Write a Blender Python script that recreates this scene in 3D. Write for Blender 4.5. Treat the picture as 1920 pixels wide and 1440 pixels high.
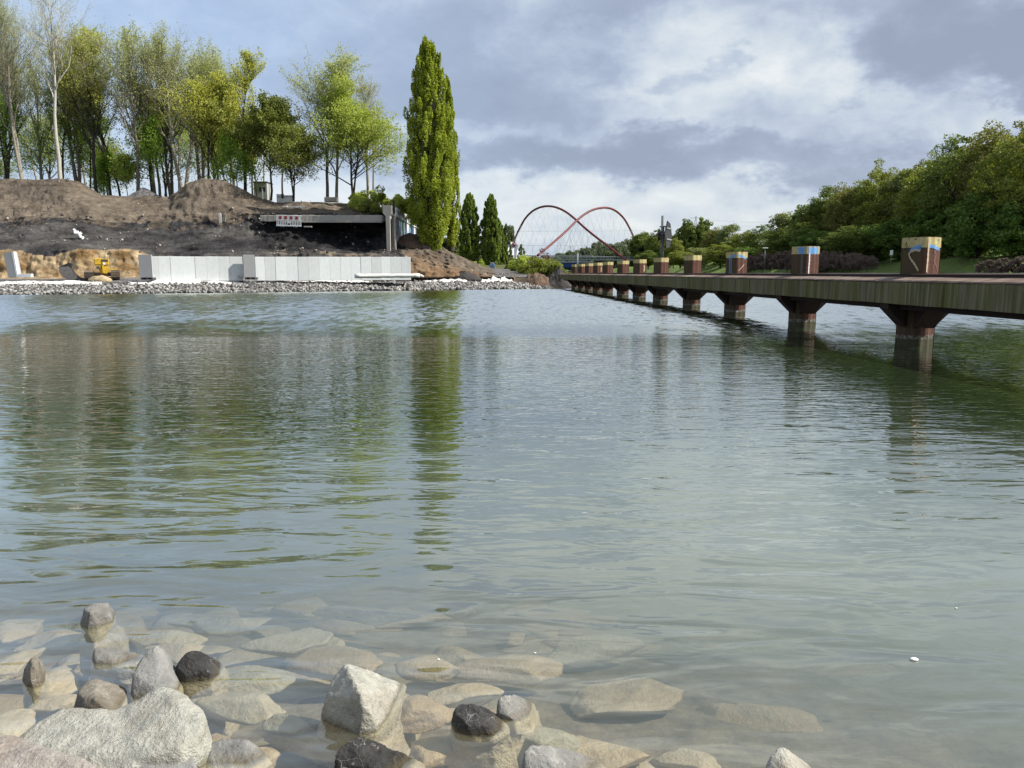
import bpy, bmesh, math, random
import numpy as np
from mathutils import Vector, Matrix, noise
for o in list(bpy.data.objects): bpy.data.objects.remove(o)
SC = bpy.context.scene
COL = SC.collection
R = math.radians
# ------------------------------------------------------------------ camera
CAMH = 2.0; F = 1440.0; HOR = 511.0
PITCH = math.atan((720 - HOR) / F)
cam = bpy.data.cameras.new('camera'); cam_o = bpy.data.objects.new('camera', cam); COL.objects.link(cam_o)
cam.sensor_width = 36; cam.lens = 36 * F / 1920; cam.clip_start = 0.05; cam.clip_end = 12000
cam_o.location = (0, 0, CAMH); cam_o.rotation_euler = (math.pi / 2 - PITCH, 0, 0)
SC.camera = cam_o
# ------------------------------------------------------------------ light
SUN_AZ, SUN_EL = R(94), R(41)      # azimuth measured clockwise from the view direction (+Y)
sun = bpy.data.lights.new('sun', 'SUN'); sun.energy = 5.0; sun.angle = R(0.6); sun.color = (1, .95, .86)
sun_o = bpy.data.objects.new('sun', sun); COL.objects.link(sun_o)
sd = Vector((math.sin(SUN_AZ) * math.cos(SUN_EL), math.cos(SUN_AZ) * math.cos(SUN_EL), math.sin(SUN_EL)))
sun_o.rotation_euler = sd.to_track_quat('Z', 'Y').to_euler(); sun_o.location = sd * 200
SC.view_settings.view_transform = 'Standard'; SC.view_settings.look = 'None'
SC.view_settings.exposure = 0.57; SC.view_settings.gamma = 1; SC.view_settings.use_curve_mapping = False
SC.render.engine = 'CYCLES'
SC.cycles.max_bounces = 8; SC.cycles.transparent_max_bounces = 16; SC.cycles.use_denoising = True
SC.cycles.diffuse_bounces = 2; SC.cycles.glossy_bounces = 3; SC.cycles.caustics_reflective = False; SC.cycles.caustics_refractive = False

class NT:
    """small helper to write node trees"""
    def __init__(s, tree): s.t = tree; s.t.nodes.clear()
    def n(s, typ, **kw):
        nd = s.t.nodes.new(typ)
        for k, v in kw.items(): setattr(nd, k, v)
        return nd
    def put(s, sock, v):
        if v is None: return
        if hasattr(v, 'is_output') or isinstance(v, bpy.types.NodeSocket): s.t.links.new(v, sock)
        else:
            if sock.type == 'RGBA' and len(v) == 3: v = (*v, 1)
            sock.default_value = v
    def m(s, op, a, b=None, c=None, clamp=False):
        nd = s.n('ShaderNodeMath', operation=op, use_clamp=clamp)
        for i, v in enumerate((a, b, c)): s.put(nd.inputs[i], v)
        return nd.outputs[0]
    def vm(s, op, a, b=None):
        nd = s.n('ShaderNodeVectorMath', operation=op)
        s.put(nd.inputs[0], a); s.put(nd.inputs[1], b)
        return nd.outputs[0]
    def noise(s, vec, scale, detail=4, rough=.5, dist=0, col=False):
        nd = s.n('ShaderNodeTexNoise'); s.put(nd.inputs['Vector'], vec)
        nd.inputs['Scale'].default_value = scale; nd.inputs['Detail'].default_value = detail
        nd.inputs['Roughness'].default_value = rough; nd.inputs['Distortion'].default_value = dist
        return nd.outputs['Color' if col else 'Fac']
    def vor(s, vec, scale, feature='F1', out='Distance'):
        nd = s.n('ShaderNodeTexVoronoi', feature=feature); s.put(nd.inputs['Vector'], vec); nd.inputs['Scale'].default_value = scale
        return nd.outputs[out]
    def ramp(s, fac, stops, interp='LINEAR'):
        nd = s.n('ShaderNodeValToRGB'); nd.color_ramp.interpolation = interp
        e = nd.color_ramp.elements
        while len(e) < len(stops): e.new(.5)
        for i, (p, c) in enumerate(stops):
            e[i].position = p
            e[i].color = (c, c, c, 1) if not hasattr(c, '__len__') else (*c, 1)
        s.put(nd.inputs[0], fac)
        return nd.outputs[0]
    def mix(s, f, a, b, blend='MIX'):
        nd = s.n('ShaderNodeMix', data_type='RGBA', blend_type=blend)
        s.put(nd.inputs[0], f); s.put(nd.inputs[6], a); s.put(nd.inputs[7], b)
        return nd.outputs[2]
    def mapping(s, vec, scale=(1, 1, 1), rot=(0, 0, 0), loc=(0, 0, 0)):
        nd = s.n('ShaderNodeMapping'); s.put(nd.inputs[0], vec)
        nd.inputs['Scale'].default_value = scale; nd.inputs['Rotation'].default_value = rot; nd.inputs['Location'].default_value = loc
        return nd.outputs[0]
    def bump(s, h, strength, dist, normal=None):
        nd = s.n('ShaderNodeBump'); nd.inputs['Strength'].default_value = strength; nd.inputs['Distance'].default_value = dist
        s.put(nd.inputs['Height'], h); s.put(nd.inputs['Normal'], normal)
        return nd.outputs[0]
    def xyz(s, vec):
        nd = s.n('ShaderNodeSeparateXYZ'); s.put(nd.inputs[0], vec); return nd.outputs

# ------------------------------------------------------------------ sky: Nishita air with a broken cloud deck
W = bpy.data.worlds.new('World'); SC.world = W; W.use_nodes = True
def build_world():
    g = NT(W.node_tree)
    out = g.n('ShaderNodeOutputWorld'); bg = g.n('ShaderNodeBackground'); bg.inputs['Strength'].default_value = .1
    g.t.links.new(bg.outputs[0], out.inputs[0])
    sky = g.n('ShaderNodeTexSky', sky_type='NISHITA'); sky.sun_disc = False
    sky.sun_elevation = SUN_EL; sky.sun_rotation = SUN_AZ; sky.air_density = 1; sky.dust_density = 1
    tc = g.n('ShaderNodeTexCoord').outputs['Generated']
    x, y, z = g.xyz(tc)
    az = g.m('ARCTAN2', x, y)
    el = g.m('ARCSINE', g.m('MINIMUM', g.m('ABSOLUTE', z), .999))
    # cloud-deck coordinates: the layer seen in perspective
    zz = g.m('ADD', g.m('ABSOLUTE', z), .10)
    cx = g.m('DIVIDE', x, zz); cy = g.m('DIVIDE', y, zz)
    cv = g.n('ShaderNodeCombineXYZ'); g.put(cv.inputs[0], cx); g.put(cv.inputs[1], cy); g.put(cv.inputs[2], 0.0)
    deck = cv.outputs[0]
    av = g.n('ShaderNodeCombineXYZ'); g.put(av.inputs[0], g.m('MULTIPLY', az, 1.0)); g.put(av.inputs[1], g.m('MULTIPLY', el, 1.7)); g.put(av.inputs[2], 0.0)
    ang = av.outputs[0]
    w1 = g.noise(ang, 3.2, 5, .55); w2 = g.noise(g.vm('ADD', ang, (7.3, 2.1, 0)), 3.2, 5, .55)
    w3 = g.noise(g.vm('ADD', ang, (1.3, 9.1, 0)), 10, 8, .66)
    azw = g.m('ADD', az, g.m('ADD', g.m('MULTIPLY', g.m('SUBTRACT', w1, .5), .34), g.m('MULTIPLY', g.m('SUBTRACT', w3, .5), .20)))
    elw = g.m('ADD', el, g.m('ADD', g.m('MULTIPLY', g.m('SUBTRACT', w2, .5), .17), g.m('MULTIPLY', g.m('SUBTRACT', w3, .5), .10)))
    # soft masses of the deck: (px, py, half-width px, half-height px, weight), + bright, - dark
    blobs = [(700, 105, 340, 110, -.26), (960, 240, 330, 66, -.26), (1370, 125, 170, 85, .26), (1080, -110, 420, 90, .42), (300, -120, 300, 70, -.2), (1270, 205, 170, 55, .22), (1500, 250, 350, 62, .12),
             (1700, 105, 150, 52, -.52), (1885, 150, 60, 50, -.4), (1620, 20, 210, 38, -.16), (1240, 318, 430, 34, -.46), (1200, 408, 760, 58, .36),
             (880, 268, 240, 20, .26), (1160, 15, 120, 32, -.34), (250, 80, 360, 170, .16), (1290, 160, 34, 24, -.34), (1420, 215, 80, 26, -.20), (620, 10, 150, 50, .12), (1840, 215, 130, 40, .10), (560, 330, 260, 80, .2)]
    tot = None
    for (px, py, sx, sy, wt) in blobs:
        a0 = math.atan((px - 960) / F); e0 = math.atan((HOR - py) / F) * math.cos(a0)
        dx = g.m('DIVIDE', g.m('SUBTRACT', azw, a0), sx / F * math.cos(a0) ** 2 * 1.15)
        dy = g.m('DIVIDE', g.m('SUBTRACT', elw, e0), sy / F * 1.15)
        r2 = g.m('ADD', g.m('MULTIPLY', dx, dx), g.m('MULTIPLY', dy, dy))
        v = g.m('MULTIPLY', g.m('POWER', 2.718, g.m('MULTIPLY', g.m('POWER', r2, 1.7), -.8)), wt)
        tot = v if tot is None else g.m('ADD', tot, v)
    f1 = g.noise(ang, 7, 7, .58, .5); f2 = g.noise(deck, .55, 6, .55, .3); f3 = g.noise(ang, 15, 8, .62, .5)
    val = g.m('ADD', .50, g.m('MULTIPLY', tot, .95))
    val = g.m('ADD', val, g.m('MULTIPLY', g.m('SUBTRACT', f1, .5), .62))
    val = g.m('ADD', val, g.m('MULTIPLY', g.m('SUBTRACT', f2, .5), .60))
    val = g.m('ADD', val, g.m('MULTIPLY', g.m('SUBTRACT', f3, .5), .62))
    col = g.ramp(val, [(0, (2.2, 2.55, 3.3)), (.26, (2.55, 2.95, 3.8)), (.42, (3.0, 3.45, 4.35)), (.56, (3.65, 4.15, 4.9)), (.72, (4.5, 4.95, 5.4)), (1, (6.0, 6.2, 6.2))])
    # thin clear-air tint towards the upper left
    a0, e0 = R(-32), R(16)
    dx = g.m('DIVIDE', g.m('SUBTRACT', azw, a0), .45); dy = g.m('DIVIDE', g.m('SUBTRACT', elw, e0), .26)
    bl = g.m('MULTIPLY', g.m('POWER', 2.718, g.m('MULTIPLY', g.m('ADD', g.m('MULTIPLY', dx, dx), g.m('MULTIPLY', dy, dy)), -1)), .55)
    clear = g.mix(1, sky.outputs[0], (.5, .5, .5), 'MULTIPLY')
    col2 = g.mix(bl, col, g.mix(.72, clear, (3.9, 5.6, 8.4)))
    col3 = g.mix(.06, col2, sky.outputs[0])
    g.put(bg.inputs['Color'], col3)
build_world()

# ------------------------------------------------------------------ geometry helpers
cp, sp = math.cos(PITCH), math.sin(PITCH)
def ray(px, py):
    x = (px - 960) / F; v = -(py - 720) / F
    return Vector((x, cp + v * sp, -sp + v * cp))
def at(px, py, Y):
    d = ray(px, py); t = Y / d.y
    return Vector((d.x * t, Y, CAMH + d.z * t))
def onz(px, py, z=0.0):
    d = ray(px, py); t = (z - CAMH) / d.z
    return Vector((d.x * t, d.y * t, z))
def link(o, parent=None):
    COL.objects.link(o)
    if parent is not None: o.parent = parent
    return o
def tag(o, label=None, cat=None, group=None, kind=None):
    if label: o['label'] = label
    if cat: o['category'] = cat
    if group: o['group'] = group
    if kind: o['kind'] = kind
    return o
def empty(name, loc, label=None, cat=None, group=None, rz=0):
    o = bpy.data.objects.new(name, None); o.location = loc; o.rotation_euler = (0, 0, rz); link(o)
    o.empty_display_size = .3
    return tag(o, label, cat, group)
def mesh_np(name, V, Fc, mat=None, parent=None, smooth=False):
    """V (n,3) array, Fc (m,k) array of equal-sized faces"""
    V = np.asarray(V, np.float32); Fc = np.asarray(Fc, np.int32)
    me = bpy.data.meshes.new(name)
    me.vertices.add(len(V)); me.vertices.foreach_set('co', V.ravel())
    k = Fc.shape[1]
    me.loops.add(Fc.size); me.loops.foreach_set('vertex_index', Fc.ravel())
    me.polygons.add(len(Fc)); me.polygons.foreach_set('loop_start', np.arange(len(Fc), dtype=np.int32) * k)
    if smooth: me.polygons.foreach_set('use_smooth', np.ones(len(Fc), bool))
    me.update(calc_edges=True); me.validate()
    if mat: me.materials.append(mat)
    o = bpy.data.objects.new(name, me); link(o, parent)
    return o
def bm_obj(name, bm, mat, parent=None, smooth=False, loc=None):
    bmesh.ops.recalc_face_normals(bm, faces=bm.faces)
    me = bpy.data.meshes.new(name); bm.to_mesh(me); bm.free()
    if smooth:
        for p in me.polygons: p.use_smooth = True
    if mat: me.materials.append(mat)
    o = bpy.data.objects.new(name, me); link(o, parent)
    if loc is not None: o.location = loc
    return o
def add_box(bm, x0, x1, y0, y1, z0, z1, M=None, bev=0):
    vs = [bm.verts.new(Vector(c) if M is None else M @ Vector(c)) for c in
          [(x0, y0, z0), (x1, y0, z0), (x1, y1, z0), (x0, y1, z0), (x0, y0, z1), (x1, y0, z1), (x1, y1, z1), (x0, y1, z1)]]
    fs = [bm.faces.new([vs[i] for i in f]) for f in [(0, 3, 2, 1), (4, 5, 6, 7), (0, 1, 5, 4), (1, 2, 6, 5), (2, 3, 7, 6), (3, 0, 4, 7)]]
    if bev > 0:
        es = list({e for f in fs for e in f.edges})
        bmesh.ops.bevel(bm, geom=es, offset=bev, segments=1, affect='EDGES')
def box_obj(name, dims, mat, parent=None, bev=0, M=None):
    bm = bmesh.new(); add_box(bm, *dims, M=M, bev=bev); return bm_obj(name, bm, mat, parent)
def add_prism(bm, pts, y0, y1, M=None):
    """pts (x,z) outline extruded along y"""
    a = [bm.verts.new((p[0], y0, p[1]) if M is None else M @ Vector((p[0], y0, p[1]))) for p in pts]
    b = [bm.verts.new((p[0], y1, p[1]) if M is None else M @ Vector((p[0], y1, p[1]))) for p in pts]
    n = len(pts); bm.faces.new(a); bm.faces.new(b[::-1])
    for i in range(n): bm.faces.new([a[i], b[i], b[(i + 1) % n], a[(i + 1) % n]])
def tubes(P0, P1, R0, R1, n):
    P0 = np.asarray(P0, float); P1 = np.asarray(P1, float); R0 = np.asarray(R0, float); R1 = np.asarray(R1, float)
    d = P1 - P0; L = np.linalg.norm(d, axis=1, keepdims=True); L[L == 0] = 1; d = d / L
    up = np.where(np.abs(d[:, 2:3]) > .9, np.array([[1., 0, 0]]), np.array([[0., 0, 1]]))
    u = np.cross(d, up); u /= np.linalg.norm(u, axis=1, keepdims=True); v = np.cross(d, u)
    a = np.arange(n) / n * 2 * np.pi
    ring = u[:, None, :] * np.cos(a)[None, :, None] + v[:, None, :] * np.sin(a)[None, :, None]
    A = P0[:, None, :] + ring * R0[:, None, None]; B = P1[:, None, :] + ring * R1[:, None, None]
    V = np.concatenate([A, B], 1).reshape(-1, 3)
    base = np.arange(len(P0))[:, None] * (2 * n); i = np.arange(n)[None, :]; j = (i + 1) % n
    Fq = np.stack([base + i, base + j, base + n + j, base + n + i], -1).reshape(-1, 4)
    return V, Fq
def tube_obj(name, pts, rad, mat, parent=None, n=8, closed=False):
    bm = bmesh.new(); rings = []
    pts = [Vector(p) for p in pts]
    for i, p in enumerate(pts):
        d = (pts[min(i + 1, len(pts) - 1)] - pts[max(i - 1, 0)]).normalized()
        up = Vector((0, 0, 1)) if abs(d.z) < .95 else Vector((1, 0, 0))
        u = d.cross(up).normalized(); v = d.cross(u)
        r = rad[i] if hasattr(rad, '__len__') else rad
        rings.append([bm.verts.new(p + (u * math.cos(k / n * 6.2832) + v * math.sin(k / n * 6.2832)) * r) for k in range(n)])
    for a, b in zip(rings, rings[1:]):
        for k in range(n): bm.faces.new([a[k], a[(k + 1) % n], b[(k + 1) % n], b[k]])
    bm.faces.new(rings[0]); bm.faces.new(rings[-1][::-1])
    return bm_obj(name, bm, mat, parent, smooth=True)
def fbm(x, y, z, oct=5, H=1.0):
    return noise.fractal(Vector((x, y, z)), H, 2.1, oct)

# ------------------------------------------------------------------ materials
MATS = {}
def new_mat(name):
    m = bpy.data.materials.new(name); m.use_nodes = True; MATS[name] = m
    g = NT(m.node_tree); out = g.n('ShaderNodeOutputMaterial')
    b = g.n('ShaderNodeBsdfPrincipled'); g.t.links.new(b.outputs[0], out.inputs[0])
    b.inputs['Roughness'].default_value = .85; b.inputs['Specular IOR Level'].default_value = .3
    return m, g, b, out
def simple(name, col, rough=.8, var=.25, scale=3, bump=.0, bscale=20, metal=0, col2=None, streak=False, spec=.3):
    m, g, b, out = new_mat(name)
    tc = g.n('ShaderNodeTexCoord').outputs['Object']
    v = g.mapping(tc, (1, 1, .12)) if streak else tc
    f = g.noise(v, scale, 6, .6)
    dark = tuple(c * (1 - var) for c in col) if col2 is None else col2
    lite = tuple(min(1, c * (1 + var)) for c in col)
    g.put(b.inputs['Base Color'], g.ramp(f, [(.25, dark), (.75, lite)]))
    b.inputs['Roughness'].default_value = rough; b.inputs['Metallic'].default_value = metal; b.inputs['Specular IOR Level'].default_value = spec
    if bump: g.put(b.inputs['Normal'], g.bump(g.noise(tc, bscale, 6, .6), .8, bump))
    return m
def leaf_mat(name, c1, c2, c3, trans=.45):
    m, g, b, out = new_mat(name)
    geo = g.n('ShaderNodeNewGeometry'); tc = g.n('ShaderNodeTexCoord').outputs['Object']
    f = g.noise(tc, .45, 3, .55); r = geo.outputs['Random Per Island']
    col = g.mix(g.ramp(f, [(.35, 0), (.65, 1)]), c1, c2)
    col = g.mix(g.m('MULTIPLY', r, .6), col, c3)
    g.put(b.inputs['Base Color'], col); b.inputs['Roughness'].default_value = .6
    tr = g.n('ShaderNodeBsdfTranslucent'); g.put(tr.inputs[0], g.mix(1, col, (1.25, 1.3, .6), 'MULTIPLY'))
    mx = g.n('ShaderNodeMixShader'); mx.inputs[0].default_value = trans
    g.t.links.new(b.outputs[0], mx.inputs[1]); g.t.links.new(tr.outputs[0], mx.inputs[2]); g.t.links.new(mx.outputs[0], out.inputs[0])
    return m
L_SPRING = leaf_mat('spring_leaves', (0.4, 0.46, 0.1), (0.3, 0.38, 0.075), (0.48, 0.52, 0.15))
L_YELLOW = leaf_mat('yellow_green_leaves', (0.46, 0.46, 0.09), (0.36, 0.4, 0.08), (0.54, 0.53, 0.18))
L_FRESH = leaf_mat('fresh_green_leaves', (0.28, 0.42, 0.06), (0.2, 0.34, 0.05), (0.38, 0.5, 0.1))
L_PALE = leaf_mat('pale_buds', (0.42, 0.46, 0.22), (0.34, 0.38, 0.17), (0.5, 0.52, 0.28))
L_POPLAR = leaf_mat('poplar_leaves', (.31, .37, .035), (.20, .26, .028), (.42, .46, .07), .35)
L_FPOPLAR = leaf_mat('far_poplar_leaves', (0.19, 0.26, 0.045), (0.13, 0.195, 0.04), (0.25, 0.31, 0.07), .35)
L_DARK = leaf_mat('dark_leaves', (0.15, 0.2, 0.04), (0.11, 0.155, 0.035), (0.21, 0.25, 0.06), .3)
L_OLIVE = leaf_mat('olive_leaves', (0.22, 0.25, 0.05), (0.16, 0.195, 0.04), (0.28, 0.3, 0.07), .35)
L_BROWN = leaf_mat('bronze_leaves', (0.21, 0.205, 0.055), (0.155, 0.165, 0.045), (0.25, 0.245, 0.075), .3)
L_DEEP = leaf_mat('deep_green_leaves', (0.12, 0.19, 0.035), (0.08, 0.14, 0.03), (0.17, 0.25, 0.05), .3)
L_WILLOW = leaf_mat('willow_leaves', (0.22, 0.26, 0.1), (0.16, 0.2, 0.075), (0.28, 0.3, 0.13), .3)
L_FAR = leaf_mat('far_leaves', (0.13, 0.17, 0.08), (0.1, 0.135, 0.07), (0.17, 0.2, 0.1), .3)
L_TWIG = leaf_mat('brown_twigs', (0.17, 0.12, 0.1), (0.13, 0.09, 0.08), (0.22, 0.17, 0.14), .1)
BARK = simple('bark', (.16, .14, .11), .9, .4, 6)
BARK_D = simple('dark_bark', (.045, .04, .032), .9, .4, 6)
BARK_P = simple('pale_bark', (.42, .40, .35), .85, .3, 5)
BARK_G = simple('grey_bark', (.27, .25, .20), .9, .35, 6)

# water
def water_mat():
    m = bpy.data.materials.new('water'); m.use_nodes = True
    g = NT(m.node_tree); out = g.n('ShaderNodeOutputMaterial')
    pos = g.n('ShaderNodeNewGeometry').outputs['Position']
    x, y, z = g.xyz(pos)
    wob = g.m('MULTIPLY', g.m('SUBTRACT', g.noise(g.mapping(pos, (.06, .25, 1)), 1, 3, .5), .5), 10)
    yy = g.m('ADD', y, wob)
    # ripple heights in metres
    calm = g.noise(g.mapping(pos, (.85, 2.3, 1), (0, 0, R(12))), 1.1, 2, .5, .6)
    fine = g.noise(g.mapping(pos, (2.0, 5.4, 1), (0, 0, R(-8))), 1.35, 2, .55, .5)
    swell = g.noise(g.mapping(pos, (.22, .75, 1), (0, 0, R(16))), 1, 2, .5, .4)
    chop = g.noise(g.mapping(pos, (1.3, 2.6, 1)), 1.0, 6, .68, .3)
    nearf = g.m('SUBTRACT', 1, g.ramp(g.m('DIVIDE', yy, 60), [(.05, 1), (.2, 0)]))   # calmer near the stones
    far = g.ramp(g.m('DIVIDE', yy, 60), [(.38, 0), (.55, 1)])
    h = g.m('ADD', g.m('MULTIPLY', calm, .015), g.m('MULTIPLY', swell, .016))
    h = g.m('MULTIPLY', h, g.m('ADD', g.m('MULTIPLY', nearf, -1.9), 2.5))
    h = g.m('ADD', h, g.m('MULTIPLY', g.m('MULTIPLY', fine, .011), g.m('ADD', g.m('MULTIPLY', nearf, .8), .2)))
    bn = g.bump(h, 1.0, 1.0)
    # wind-ruffled outer water: slopes given directly, so that they survive the grazing view
    cn = g.noise(g.mapping(pos, (2.6, .8, 1)), 1.0, 6, .8, col=True); cn2 = g.noise(g.mapping(pos, (.10, .05, 1)), 1.0, 3, .5)
    cnv = g.n('ShaderNodeVectorMath', operation='MULTIPLY_ADD'); g.put(cnv.inputs[0], cn); cnv.inputs[1].default_value = (.5, 1.25, 0); cnv.inputs[2].default_value = (-.25, -.81, 0)
    scl = g.n('ShaderNodeVectorMath', operation='SCALE'); g.put(scl.inputs[0], cnv.outputs[0]); g.put(scl.inputs['Scale'], g.m('MULTIPLY', far, g.m('ADD', .5, cn2)))
    nrm = g.vm('NORMALIZE', g.vm('ADD', bn, scl.outputs[0]))
    geo = g.n('ShaderNodeNewGeometry')
    nmix = g.n('ShaderNodeMix', data_type='VECTOR'); g.put(nmix.inputs[0], g.m('MULTIPLY', far, .85)); g.put(nmix.inputs[4], nrm); g.put(nmix.inputs[5], (0, 0, 1))
    dt = g.n('ShaderNodeVectorMath', operation='DOT_PRODUCT'); g.put(dt.inputs[0], nmix.outputs[1]); g.put(dt.inputs[1], geo.outputs['Incoming'])
    cosv = g.m('MINIMUM', g.m('ABSOLUTE', dt.outputs['Value']), 1.0)
    fres = g.m('ADD', .085, g.m('MULTIPLY', .915, g.m('POWER', g.m('SUBTRACT', 1, cosv), 3.0)))
    gl = g.n('ShaderNodeBsdfGlossy'); g.put(gl.inputs['Roughness'], g.m('ADD', .02, g.m('MULTIPLY', far, .06))); g.put(gl.inputs['Normal'], nrm)
    gl.inputs['Color'].default_value = (.98, 1, .98, 1)
    tr = g.n('ShaderNodeBsdfTransparent'); tr.inputs[0].default_value = (.95, .95, .90, 1)
    df = g.n('ShaderNodeBsdfDiffuse')
    tone = g.noise(g.mapping(pos, (.5, .9, 1), (0, 0, R(20))), .8, 3, .5)
    deepf = g.ramp(g.m('DIVIDE', y, 20), [(.24, 0), (.52, 1)]); g.put(df.inputs[0], g.mix(deepf, g.mix(tone, MURK1, MURK2), (.026, .042, .016)))
    # turbidity: optical depth grows with the water's own depth, which grows with distance from the near shore
    depth = g.ramp(g.m('DIVIDE', g.m('ADD', g.m('ADD', y, g.m('MULTIPLY', g.m('MAXIMUM', g.m('ADD', x, .2), 0), .75)), g.m('MULTIPLY', g.m('SUBTRACT', tone, .5), 1.5)), 10), [(.26, .06), (.34, .14), (.43, .32), (.56, .66), (.80, 1.0)])
    body = g.n('ShaderNodeMixShader'); g.put(body.inputs[0], depth); g.t.links.new(tr.outputs[0], body.inputs[1]); g.t.links.new(df.outputs[0], body.inputs[2])
    mx = g.n('ShaderNodeMixShader'); g.put(mx.inputs[0], fres); g.t.links.new(body.outputs[0], mx.inputs[1]); g.t.links.new(gl.outputs[0], mx.inputs[2])
    g.t.links.new(mx.outputs[0], out.inputs[0])
    return m
MURK1 = (.125, .15, .108); MURK2 = (.185, .21, .162)

def stone_mat(name, c_dark, c_lite, wet=(.10, .075, .035), bumpd=.012, sc=9, veins=True):
    bumpd *= 1.6
    m, g, b, out = new_mat(name)
    geo = g.n('ShaderNodeNewGeometry'); pos = geo.outputs['Position']; z = g.xyz(pos)[2]
    rnd = g.n('ShaderNodeObjectInfo').outputs['Random']
    p2 = g.vm('ADD', pos, (3.1, 1.7, .4))
    f = g.noise(p2, sc, 9, .68, .05); f2 = g.noise(p2, sc * .35, 4, .5)
    col = g.mix(g.ramp(f, [(.3, 0), (.72, 1)]), c_dark, c_lite)
    col = g.mix(g.ramp(f2, [(.45, 0), (.75, .5)]), col, tuple(c * .8 for c in (c_dark[0] * 1.3, c_dark[1] * 1.05, c_dark[2] * .85)))
    if veins:
        vn = g.ramp(g.vor(g.vm('ADD', pos, g.noise(pos, 6, 3, .5, col=True)), 2.6, 'DISTANCE_TO_EDGE'), [(0, 1), (.012, 0)])
        col = g.mix(g.m('MULTIPLY', vn, .35), col, (.6, .58, .54))
    tint = g.ramp(rnd, [(0, (.72, .62, .52)), (.35, (1, .93, .82)), (.7, (1.0, 1.0, 1.0)), (1, (.68, .72, .72))])
    # wet waterline: algae stain in the last centimetres
    wn = g.m('ADD', z, g.m('MULTIPLY', g.m('SUBTRACT', f, .5), .03))
    wetf = g.ramp(g.m('ADD', g.m('MULTIPLY', wn, 10), .5), [(.45, 1), (.75, 0)])
    colw = g.mix(g.m('MULTIPLY', wetf, .75), col, wet)
    under = g.ramp(g.m('ADD', g.m('MULTIPLY', z, 10), .5), [(.35, 1), (.5, 0)])
    silt = g.mix(g.ramp(f, [(.3, 0), (.7, 1)]), (.44, .36, .24), (.72, .63, .46))
    colw = g.mix(g.m('MULTIPLY', under, .8), colw, silt)
    if name == 'silted_stone': colw = g.mix(1, colw, tint, 'MULTIPLY')
    g.put(b.inputs['Base Color'], colw)
    g.put(b.inputs['Roughness'], g.m('SUBTRACT', .75, g.m('MULTIPLY', wetf, .45)))
    h = g.m('ADD', f, g.m('MULTIPLY', g.noise(p2, sc * 4, 6, .65), .35))
    g.put(b.inputs['Normal'], g.bump(h, .9, bumpd))
    return m
ST_PALE = stone_mat('pale_stone', (.27, .27, .23), (.50, .49, .43), bumpd=.02, sc=14)
ST_GREY = stone_mat('grey_stone', (.12, .12, .115), (.29, .29, .275))
ST_BROWN = stone_mat('brown_stone', (.08, .068, .053), (.25, .225, .185))
ST_DARK = stone_mat('dark_stone', (.010, .010, .010), (.075, .072, .068), bumpd=.03)
ST_PINK = stone_mat('pink_stone', (.20, .175, .155), (.42, .39, .35), bumpd=.02)
ST_SILT = stone_mat('silted_stone', (.44, .36, .25), (.74, .66, .50), veins=False)

def soil_mat():
    m, g, b, out = new_mat('soil')
    at_ = g.n('ShaderNodeAttribute', attribute_name='soil').outputs['Color']
    pos = g.n('ShaderNodeNewGeometry').outputs['Position']
    f = g.noise(pos, .9, 8, .65); f2 = g.noise(pos, 5, 6, .65)
    k = g.m('MULTIPLY', g.m('ADD', .12, g.m('MULTIPLY', g.m('ADD', f, -.15), 1.5)), g.m('ADD', .45, g.m('MULTIPLY', f2, 1.5)))
    kv = g.n('ShaderNodeCombineXYZ'); [g.put(kv.inputs[i], k) for i in range(3)]
    col = g.mix(1, at_, kv.outputs[0], 'MULTIPLY')
    strat = g.noise(g.mapping(pos, (.12, .12, 1.6)), 1.4, 6, .65, .8); col = g.mix(g.ramp(strat, [(.56, 0), (.66, .55)]), col, g.mix(1, col, (.45, .42, .40), 'MULTIPLY'))
    # pale stones and rubble bits in the soil
    v = g.vor(pos, 2.2); rr = g.vor(pos, 2.2, out='Color')
    sp_ = g.m('MULTIPLY', g.ramp(v, [(.12, 1), (.17, 0)]), g.ramp(g.noise(pos, .25, 4, .6), [(.5, 0), (.62, .8)]))
    col = g.mix(g.m('MULTIPLY', sp_, .6), col, (.26, .24, .21))
    g.put(b.inputs['Base Color'], col); b.inputs['Roughness'].default_value = .95; b.inputs['Specular IOR Level'].default_value = .15
    h = g.m('ADD', g.m('MULTIPLY', g.noise(pos, 1.6, 8, .68), 1), g.m('MULTIPLY', sp_, .2))
    g.put(b.inputs['Normal'], g.bump(h, 1, .32))
    return m
SOIL = soil_mat()
def conc_mat(name, c, var=.12, streak=True, sc=1.2):
    m, g, b, out = new_mat(name)
    tc = g.n('ShaderNodeTexCoord').outputs['Object']; rnd = g.n('ShaderNodeObjectInfo').outputs['Random']
    p = g.vm('ADD', tc, g.mapping(g.n('ShaderNodeNewGeometry').outputs['Position'], (1, 1, 1)))
    f = g.noise(p, sc, 5, .6); st = g.noise(g.mapping(p, (4, 4, .35)), 1, 5, .6)
    k = g.m('ADD', g.m('MULTIPLY', f, var), g.m('MULTIPLY', st, var if streak else 0))
    k = g.m('ADD', g.m('ADD', k, 1 - var), g.m('MULTIPLY', g.m('SUBTRACT', rnd, .5), var * 1.1))
    kv = g.n('ShaderNodeCombineXYZ'); [g.put(kv.inputs[i], k) for i in range(3)]
    g.put(b.inputs['Base Color'], g.mix(1, c, kv.outputs[0], 'MULTIPLY'))
    g.put(b.inputs['Normal'], g.bump(g.noise(p, 8, 5, .6), .5, .02))
    return m
CONC = conc_mat('new_concrete', (.72, .75, .74), .22)
CONC_OLD = conc_mat('old_concrete', (.33, .31, .275), .35)
CONC_GREY = conc_mat('grey_concrete', (.36, .37, .37), .15)

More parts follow.
